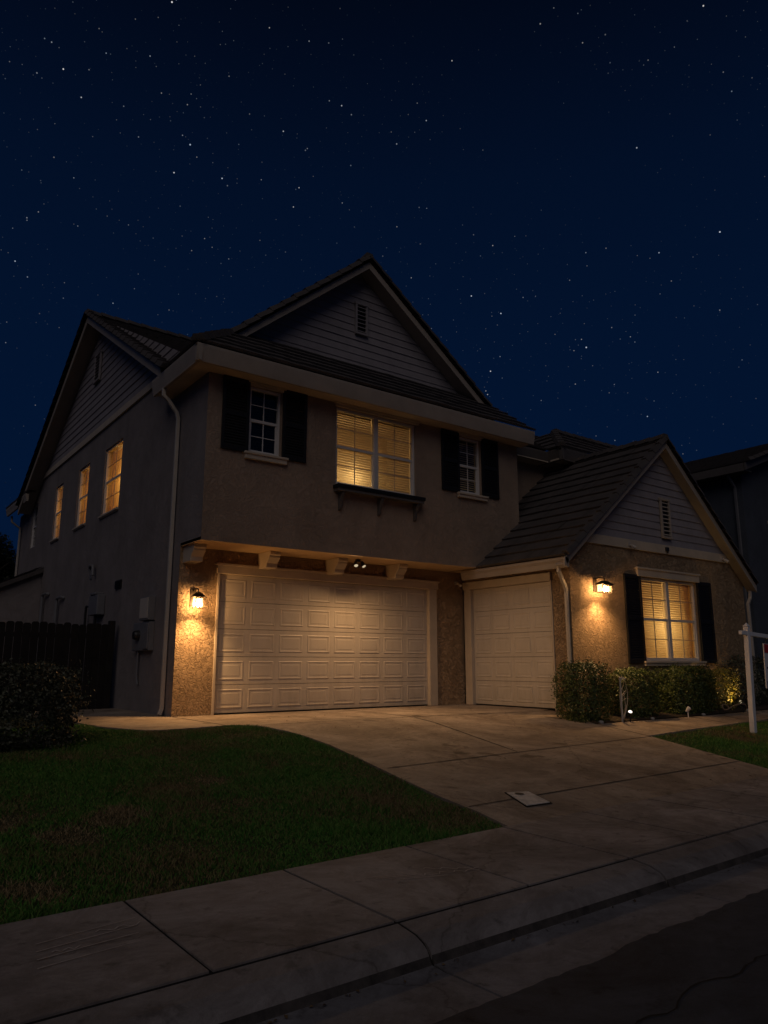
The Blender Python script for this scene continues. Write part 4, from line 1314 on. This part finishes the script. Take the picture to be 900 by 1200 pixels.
# pale bare twigs and the standing pipe between the first two shrubs
t = thing('bare_shrub', (11.99, 8.78, 0.47), 'pale bare twigs of a leafless shrub between two clipped shrubs', 'shrub')
a = MB()
for k in range(7):
    ph = random.uniform(0, 6.28); sx = random.uniform(0.05, 0.17)
    pts = []
    for i in range(9):
        s = i / 8
        pts.append((12.02 + sx * math.sin(s * 2.6 + 0.2) * math.cos(ph) + random.uniform(-.012, .012), 8.76 + 0.5 * sx * math.sin(s * 2.4) * math.sin(ph), 0.46 + s * random.uniform(0.70, 0.74) * (0.75 + 0.05 * k)))
    a.tube(pts, [0.011 - 0.0009 * i for i in range(9)], 6)
a.build('twig', 'paletwig', t, smooth=True)
a = MB()
for k in range(5):
    z = 0.7 + 0.1 * k
    a.tube([(12.02, 8.76, z), (12.02 + random.uniform(-.12, .12), 8.73, z + 0.10), (12.02 + random.uniform(-.14, .14), 8.71, z + 0.16)], [0.007, 0.005, 0.003], 5)
a.build('side_twig', 'paletwig', t)
t = thing('standing_pipe', (11.84, 8.62, 0.47), 'thin pale upright pipe with a small tap beside the bare twigs', 'pipe')
a = MB(); a.tube([(11.84, 8.64, 0.44), (11.84, 8.64, 1.22)], 0.017, 8); a.build('pipe', 'pipe', t)
a = MB(); a.tube([(11.84, 8.64, 1.17), (11.88, 8.62, 1.24), (11.95, 8.60, 1.21)], [0.016, 0.018, 0.012], 8); a.lathe((11.84, 8.64, 1.22), [(0.022, 0), (0.022, 0.02), (0.008, 0.035)], 10); a.build('tap', 'pipe', t)


def groundlight(x, y, z, label, aim, e, lit=True, col=(1.0, .72, .42), mlens='bulb_white', ang=110):
    t = thing('landscape_spotlight', (x, y, z), label, 'garden light', 'garden lights in the planting bed')
    a = MB(); a.tube([(x, y, z - 0.05), (x, y, z + 0.10)], 0.010, 8); a.build('stake', 'black' if lit else 'signwhite', t)
    d = Vector(aim).normalized(); c = Vector((x, y, z + 0.13))
    a = MB(); a.tube([c - d * 0.05, c - d * 0.01, c + d * 0.05], [0.022, 0.034, 0.040], 14); hd = a.build('lamp_head', 'black' if lit else 'signwhite', t)
    a = MB(); a.tube([c + d * 0.051, c + d * 0.058], [0.035, 0.030], 14); a.build('lens', mlens if lit else 'signwhite', hd)
    if lit:
        spot(t, c + d * 0.07, c + d * 2, e, col, ang, 0.8, 0.03)
    return t
groundlight(12.02, 8.60, 0.455, 'small white garden spotlight shining up at the bare twigs', (-0.35, -0.45, 0.7), 5, True, (1, .78, .55))
groundlight(13.95, 8.62, 0.46, 'white unlit garden light at the foot of the long shrub', (0.1, -0.5, 0.6), 0, False)
groundlight(16.25, 8.72, 0.47, 'amber garden spotlight shining up into the golden shrub', (-0.25, 0.6, 0.75), 20, True, (1.0, .62, .18), 'bulb_dim', 130)
groundlight(16.92, 9.12, 0.47, 'added amber garden spotlight half hidden between the last two shrubs, shining up the wing wall', (-0.35, 0.16, 0.9), 16, True, (1.0, .60, .22), 'bulb_dim', 120)  # extra lamp, added to brighten the right part of the wing wall
t = thing('garden_hose', (15.8, 8.75, 0.47), 'tan hose lying curled in the bed before the golden shrub', 'hose')
a = MB(); a.tube([(15.45 + 0.28 * math.cos(k * .45) + .05 * k, 8.74 + 0.06 * math.sin(k * .45), 0.50 + 0.13 * abs(math.sin(k * .42))) for k in range(16)], 0.016, 8)
tag(a.build('garden_hose', 'hose', t, smooth=True)); 
for k, (x, y) in enumerate(((12.8, 8.66), (14.6, 8.68), (16.5, 8.74), (11.25, 8.66))):
    a = MB(); rr = random.uniform(0.04, 0.07)
    pts = []; 
    a.lathe((x, y, 0.455), [(rr * .7, -.02), (rr, 0.01), (rr * 0.85, rr * 0.6), (rr * 0.3, rr * 0.85)], 9)
    o = a.build('bed_stone', 'stone', None, smooth=True)
    tag(o, ['small pale stone at the bed edge before the rounded shrub', 'small pale stone at the bed edge under the long shrub', 'small pale stone beside the amber garden spotlight', 'small pale stone at the foot of the tall corner shrub'][k], 'stone', 'stones along the bed edge')

# ------------------------------------------------------------------ the sign
t = thing('yard_sign', (13.42, 7.05, 0.30), 'white yard sign post with a hanging red, white and navy panel at the right edge', 'sign')
a = MB(); a.box(13.375, 13.465, 7.005, 7.095, 0.26, 2.16)
a.add([(13.365, 6.995, 2.16), (13.475, 6.995, 2.16), (13.475, 7.105, 2.16), (13.365, 7.105, 2.16), (13.42, 7.05, 2.24)], [(3, 2, 1, 0), (0, 1, 4), (1, 2, 4), (2, 3, 4), (3, 0, 4)])
a.build('post', 'signwhite', t, bevel=0.006)
a = MB(); a.box(13.19, 13.374, 7.015, 7.085, 2.0, 2.075); a.box(13.466, 14.75, 7.015, 7.085, 2.0, 2.075); a.build('arm', 'signwhite', t, bevel=0.006)
a = MB(); a.box(13.98, 14.62, 7.04, 7.06, 1.08, 1.90); pn = a.build('panel', 'signwhite', t, bevel=0.003)
a = MB(); a.box(13.99, 14.61, 7.034, 7.039, 1.73, 1.89); a.build('red_band', 'signred', pn)
a = MB(); a.box(14.02, 14.58, 7.034, 7.039, 1.10, 1.21); a.build('navy_band', 'signblue', pn)
a = MB(); a.box(14.05, 14.55, 7.034, 7.039, 1.44, 1.475); a.build('printed_line', 'signblue', pn)
for x in (14.08, 14.52):
    a = MB(); a.tube([(x, 7.05, 2.0), (x, 7.05, 1.90)], 0.006, 6); a.build('hanger', 'black', t)

t.rotation_euler = (0, R(3.5), 0)        # the post has sunk a little to one side

# ------------------------------------------------------------------ lid set in the drive
t = thing('water_meter_box', (5.8, 5.42, 0.18), 'pale rectangular water meter box with a dark round hole set in the driveway', 'meter box')
Q = [Vector((x, y, zr(x, y) + 0.004)) for x, y in ((5.56, 5.20), (5.88, 5.19), (6.00, 5.58), (5.75, 5.65))]
a = MB(); a.add(Q + [q + Vector((0, 0, 0.012)) for q in Q], [(0, 1, 5, 4), (1, 2, 6, 5), (2, 3, 7, 6), (3, 0, 4, 7), (4, 5, 6, 7)])
a.build('lid', 'lid', t, bevel=0.004)
cx_ = sum((q for q in Q), Vector()) / 4
O_ = [cx_ + (q - cx_) * 1.10 for q in Q]
a = MB(); a.add([q - Vector((0, 0, .001)) for q in O_] + [q + Vector((0, 0, 0.006)) for q in O_] + [cx_ + (q - cx_) * 1.012 + Vector((0, 0, 0.006)) for q in Q],
                [(k, (k + 1) % 4, 4 + (k + 1) % 4, 4 + k) for k in range(4)] + [(4 + k, 4 + (k + 1) % 4, 8 + (k + 1) % 4, 8 + k) for k in range(4)])
a.build('frame', 'joint', t)
a = MB(); c = (5.82, 5.54); a.face([(c[0] + 0.05 * math.cos(k * .524), c[1] + 0.05 * math.sin(k * .524), zr(*c) + 0.020 + 0.09 * 0.035 * math.sin(k * .524)) for k in range(12)])
a.build('hole', 'black', t)
# a dark flat cover further right on the drive
Q = [(7.9, 5.72), (8.2, 5.70), (8.22, 5.86), (7.92, 5.88)]
a = MB(); pts = []
x, y = 2.6, 2.05
while x < 9:
    pts.append((x, y + SH * x)); x += random.uniform(0.05, 0.12); y += random.uniform(-0.035, 0.035)
for (xa, ya), (xb, yb) in zip(pts[:-1], pts[1:]):
    zz = lambda yv, xv: 0.014 + (2.62 - (yv - SH * xv)) * 0.0082 + 0.003
    hw = random.uniform(0.003, 0.007)
    a.face([(xa, ya - hw, zz(ya, xa)), (xb, yb - hw, zz(yb, xb)), (xb, yb + hw, zz(yb, xb)), (xa, ya + hw, zz(ya, xa))])
tag(a.build('road_crack', 'joint'), kind='structure')
# chalk scribbles on the sidewalk
def chalk(lines, w, label):
    a = MB()
    for pl in lines:
        for p, q in zip(pl[:-1], pl[1:]):
            d = Vector((q[0] - p[0], q[1] - p[1], 0))
            if d.length < 1e-4: continue
            s = Vector((-d.y, d.x, 0)).normalized() * w * random.uniform(0.4, 1.0)
            P = Vector((p[0], p[1], 0.1265)); Qq = Vector((q[0], q[1], 0.1265))
            a.face([P - s, Qq - s * .8, Qq + s * .8, P + s])
    return tag(a.build('chalk_marks', 'chalk'), label, 'chalk marks', 'chalk marks on the sidewalk')
chalk([[(0.95 + .02 * k, 3.95 + .11 * k), (1.2, 3.99 + .11 * k), (1.45 + .03 * k, 4.02 + .12 * k)] for k in range(4)] + [[(1.05 + .02 * i, 4.12 + .02 * math.sin(i * 2.1)) for i in range(8)], [(1.3 + .03 * i, 4.28 + .025 * math.sin(i * 1.7)) for i in range(9)]], 0.006, 'faint chalk lines on the sidewalk slab at the lower left')
chalk([[(3.28 + .035 * i, 4.12 + .03 * math.sin(i * 2.3) - .012 * i) for i in range(14)], [(3.45 + .03 * i, 4.2 + .025 * math.sin(i * 1.9) - .02 * i) for i in range(12)]] + [[(3.0 + .05 * k, 4.25 - .05 * k), (3.3 + .06 * k, 4.16 - .06 * k)] for k in range(4)], 0.006, 'faint chalk scribble across a sidewalk joint near the grass corner')

n = 260
px = np.concatenate([RNG.uniform(10.5, 18, 70), RNG.uniform(1, 12, 110), RNG.uniform(5.2, 11, 80)])
py = np.concatenate([RNG.normal(8.62, 0.10, 70), 3.09 + SH * px[70:180] - np.abs(RNG.normal(0, .035, 110)), RNG.uniform(5, 12, 80)])
pz = np.array([zr(x, y) for x, y in zip(px, py)]); pz[70:180] = -0.010
nr = np.tile(np.array([0, 0, 1.0]), (n, 1)) + RNG.normal(0, .25, (n, 3)); nr /= np.linalg.norm(nr, axis=1)[:, None]
M['dead'] = leafmat('dead_leaves', (0.05, 0.03, 0.015), (0.16, 0.10, 0.045), None, 0.7)
tag(leaves('leaf_litter', np.stack([px, py, pz + 0.009], 1), nr, np.where(np.arange(n) < 180, 0.026, 0.03), 'dead', None), 'small dead leaves scattered along the gutter, bed edge and driveway', 'leaf litter', kind='stuff')

# ------------------------------------------------------------------ neighbour's house and background trees
nb = thing('neighbour_house', (28, 18, 0.6), 'dark neighbouring two-storey house behind the right end of the wing', 'house')
NX, NY = 24.0, 12.2
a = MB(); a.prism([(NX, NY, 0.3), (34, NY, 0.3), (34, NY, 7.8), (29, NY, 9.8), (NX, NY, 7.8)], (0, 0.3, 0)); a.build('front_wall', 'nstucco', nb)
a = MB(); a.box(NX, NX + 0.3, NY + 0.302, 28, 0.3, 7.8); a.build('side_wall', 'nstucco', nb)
a = MB(); tiles(a, [(NX - 0.5, NY - 0.5, 8.0), (NX - 0.5, 28, 8.0), (29, 28, 10.0), (29, NY - 0.5, 10.0)])
tiles(a, [(29, NY - 0.5, 10.0), (29, 28, 10.0), (34.5, 28, 8.0), (34.5, NY - 0.5, 8.0)])
caps(a, (NX - 0.5, NY - 0.5, 8.03), (29, NY - 0.5, 10.03)); a.build('roof', 'tile', nb)
a = MB(); board(a, (NX - 0.5, NY - 0.45, 7.97), (29, NY - 0.45, 9.97), 0.25, (0, 1, 0), 0.05); a.box(NX - 0.52, NX - 0.44, NY - 0.38, 28, 7.7, 7.97); a.box(NX - 0.43, NX, NY - 0.38, 28, 7.72, 7.75); a.build('eave_fascia', 'dimtrim', nb)
a = MB(); a.tube([(NX - 0.4, NY + 0.25, 7.7), (NX - 0.08, NY + 0.2, 7.3), (NX - 0.07, NY + 0.2, 0.6)], 0.05, 4); a.build('downspout', 'grey', nb)
a = MB(); a.box(25.6, 27.0, NY - 0.04, NY - 0.002, 4.6, 6.2); w = a.build('window', 'black', nb); a = MB(); a.box(25.5, 27.1, NY - 0.06, NY - 0.002, 6.202, 6.3); a.build('window_head', 'trim', w)


def tree(x, y, h, r, n, label):
    t = thing('leafy_tree', (x, y, 0.5), label, 'tree', 'trees behind the side fence')
    a = MB()
    a.tube([(x, y, 0.4), (x + .1, y, h * .3), (x - .1, y + .1, h * .55), (x, y, h * .85)], [0.2, 0.16, 0.1, 0.03], 8)
    for k in range(9):
        an = random.uniform(0, 6.28); z = h * random.uniform(.35, .7)
        a.tube([(x, y, z), (x + math.cos(an) * r * .5, y + math.sin(an) * r * .5, z + h * .1), (x + math.cos(an) * r * .85, y + math.sin(an) * r * .85, z + h * .18)], [0.07, 0.04, 0.012], 6)
    a.build('trunk', 'bark', t, smooth=True)
    cl = [(x + random.uniform(-.7, .7) * r, y + random.uniform(-.7, .7) * r, h * random.uniform(.45, .98)) for _ in range(26)]
    P = []
    for cx, cy, cz in cl:
        k = n // 26; d = RNG.normal(0, 1, (k, 3)); d /= np.linalg.norm(d, axis=1)[:, None]
        P.append(np.array([cx, cy, cz]) + d * (RNG.random(k)[:, None] ** .4) * r * random.uniform(.28, .45))
    P = np.concatenate(P); nr = RNG.normal(0, 1, P.shape) + np.array([0, 0, .6]); nr /= np.linalg.norm(nr, axis=1)[:, None]
    leaves('crown', P, nr, np.full(len(P), 0.13), 'treeleaf', t)
tree(4.4, 35.5, 6.4, 2.6, 40000, 'dark leafy tree behind the fence, close against the house corner')
tree(0.5, 33, 5.2, 2.4, 16000, 'dark leafy tree further left behind the fence')

# ------------------------------------------------------------------ night sky with stars, moonlight
w = bpy.data.worlds.new('World'); sc.world = w; w.use_nodes = True
nt = w.node_tree; N, L = nt.nodes, nt.links
bg = N['Background']
tc = N.new('ShaderNodeTexCoord')
sep = N.new('ShaderNodeSeparateXYZ'); L.new(tc.outputs['Generated'], sep.inputs[0])
rp = N.new('ShaderNodeValToRGB'); L.new(sep.outputs['Z'], rp.inputs['Fac'])
els = rp.color_ramp.elements
els[0].position = 0.0; els[0].color = (0.0011, 0.0074, 0.0300, 1)
els[1].position = 1.0; els[1].color = (0.0005, 0.0014, 0.0040, 1)
for p, c in ((0.22, (0.0009, 0.0072, 0.0290)), (0.42, (0.0009, 0.0062, 0.0245)), (0.58, (0.0008, 0.0048, 0.0185)), (0.68, (0.0007, 0.0032, 0.0118)), (0.76, (0.0006, 0.0020, 0.0064))):
    e = els.new(p); e.color = lin(c)
col = rp.outputs['Color']
for scale, thr, gain, pw in ((150.0, 0.110, 0.10, 1.8), (95.0, 0.085, 0.34, 2.2), (60.0, 0.060, 1.1, 2.2), (24.0, 0.028, 1.1, 1.0)):
    vn = N.new('ShaderNodeTexVoronoi'); vn.feature = 'F1'; vn.inputs['Scale'].default_value = scale
    nrm = N.new('ShaderNodeVectorMath'); nrm.operation = 'NORMALIZE'; L.new(tc.outputs['Generated'], nrm.inputs[0])
    L.new(nrm.outputs[0], vn.inputs['Vector'])
    mr = N.new('ShaderNodeMapRange'); mr.inputs['From Min'].default_value = thr; mr.inputs['From Max'].default_value = thr * 0.35
    mr.interpolation_type = 'SMOOTHSTEP'
    L.new(vn.outputs['Distance'], mr.inputs['Value'])
    sc3 = N.new('ShaderNodeSeparateColor'); L.new(vn.outputs['Color'], sc3.inputs[0])
    pwn = N.new('ShaderNodeMath'); pwn.operation = 'POWER'; pwn.inputs[1].default_value = pw; L.new(sc3.outputs[0], pwn.inputs[0])
    m1 = N.new('ShaderNodeMath'); m1.operation = 'MULTIPLY'; L.new(mr.outputs['Result'], m1.inputs[0]); L.new(pwn.outputs[0], m1.inputs[1])
    # stars thin out in wide drifts
    ns = N.new('ShaderNodeTexNoise'); ns.inputs['Scale'].default_value = 3.0; ns.inputs['Detail'].default_value = 3; L.new(nrm.outputs[0], ns.inputs['Vector'])
    m3 = N.new('ShaderNodeMapRange'); m3.inputs['From Min'].default_value = 0.30; m3.inputs['From Max'].default_value = 0.56; L.new(ns.outputs['Fac'], m3.inputs['Value'])
    m4 = N.new('ShaderNodeMath'); m4.operation = 'MULTIPLY'; L.new(m1.outputs[0], m4.inputs[0]); L.new(m3.outputs['Result'], m4.inputs[1])
    m2 = N.new('ShaderNodeMath'); m2.operation = 'MULTIPLY'; m2.inputs[1].default_value = gain; L.new(m4.outputs[0] if scale > 30 else m1.outputs[0], m2.inputs[0])
    tint = N.new('ShaderNodeMix'); tint.data_type = 'RGBA'; tint.inputs[6].default_value = (0.65, 0.8, 1, 1); tint.inputs[7].default_value = (1, 0.92, 0.85, 1)
    L.new(sc3.outputs[1], tint.inputs[0])
    vm = N.new('ShaderNodeVectorMath'); vm.operation = 'SCALE'; L.new(tint.outputs[2], vm.inputs[0]); L.new(m2.outputs[0], vm.inputs['Scale'])
    ad = N.new('ShaderNodeVectorMath'); ad.operation = 'ADD'; L.new(col, ad.inputs[0]); L.new(vm.outputs[0], ad.inputs[1])
    col = ad.outputs[0]
L.new(col, bg.inputs['Color']); bg.inputs['Strength'].default_value = 1.0

sd = bpy.data.lights.new('moon', 'SUN'); sd.energy = 0.27; sd.angle = R(45); sd.color = (1.0, 0.89, 0.84)
so = bpy.data.objects.new('moon', sd); COL.objects.link(so)
so.location = (-20, -20, 30)
so.rotation_euler = Vector((0.50, 0.56, -0.64)).to_track_quat('-Z', 'Y').to_euler()

# ------------------------------------------------------------------ camera
cam = bpy.data.cameras.new('camera'); co = bpy.data.objects.new('camera', cam); COL.objects.link(co)
cam.sensor_fit = 'VERTICAL'; cam.sensor_height = 36.0; cam.lens = 865.0 / 1200 * 36.0
cam.clip_end = 2000; cam.clip_start = 0.05
co.location = (0, 0, 1.5)
yaw, pit = R(36.57), R(11.57)
fw = Vector((math.sin(yaw) * math.cos(pit), math.cos(yaw) * math.cos(pit), math.sin(pit)))
co.rotation_euler = fw.to_track_quat('-Z', 'Y').to_euler()
sc.camera = co
sc.view_settings.view_transform = 'Standard'; sc.view_settings.look = 'None'
sc.view_settings.exposure = 0.0; sc.view_settings.gamma = 1.0
sc.render.engine = 'CYCLES'
sc.cycles.use_denoising = True
sc.cycles.max_bounces = 6; sc.cycles.transparent_max_bounces = 12
sc.cycles.sample_clamp_indirect = 3.0
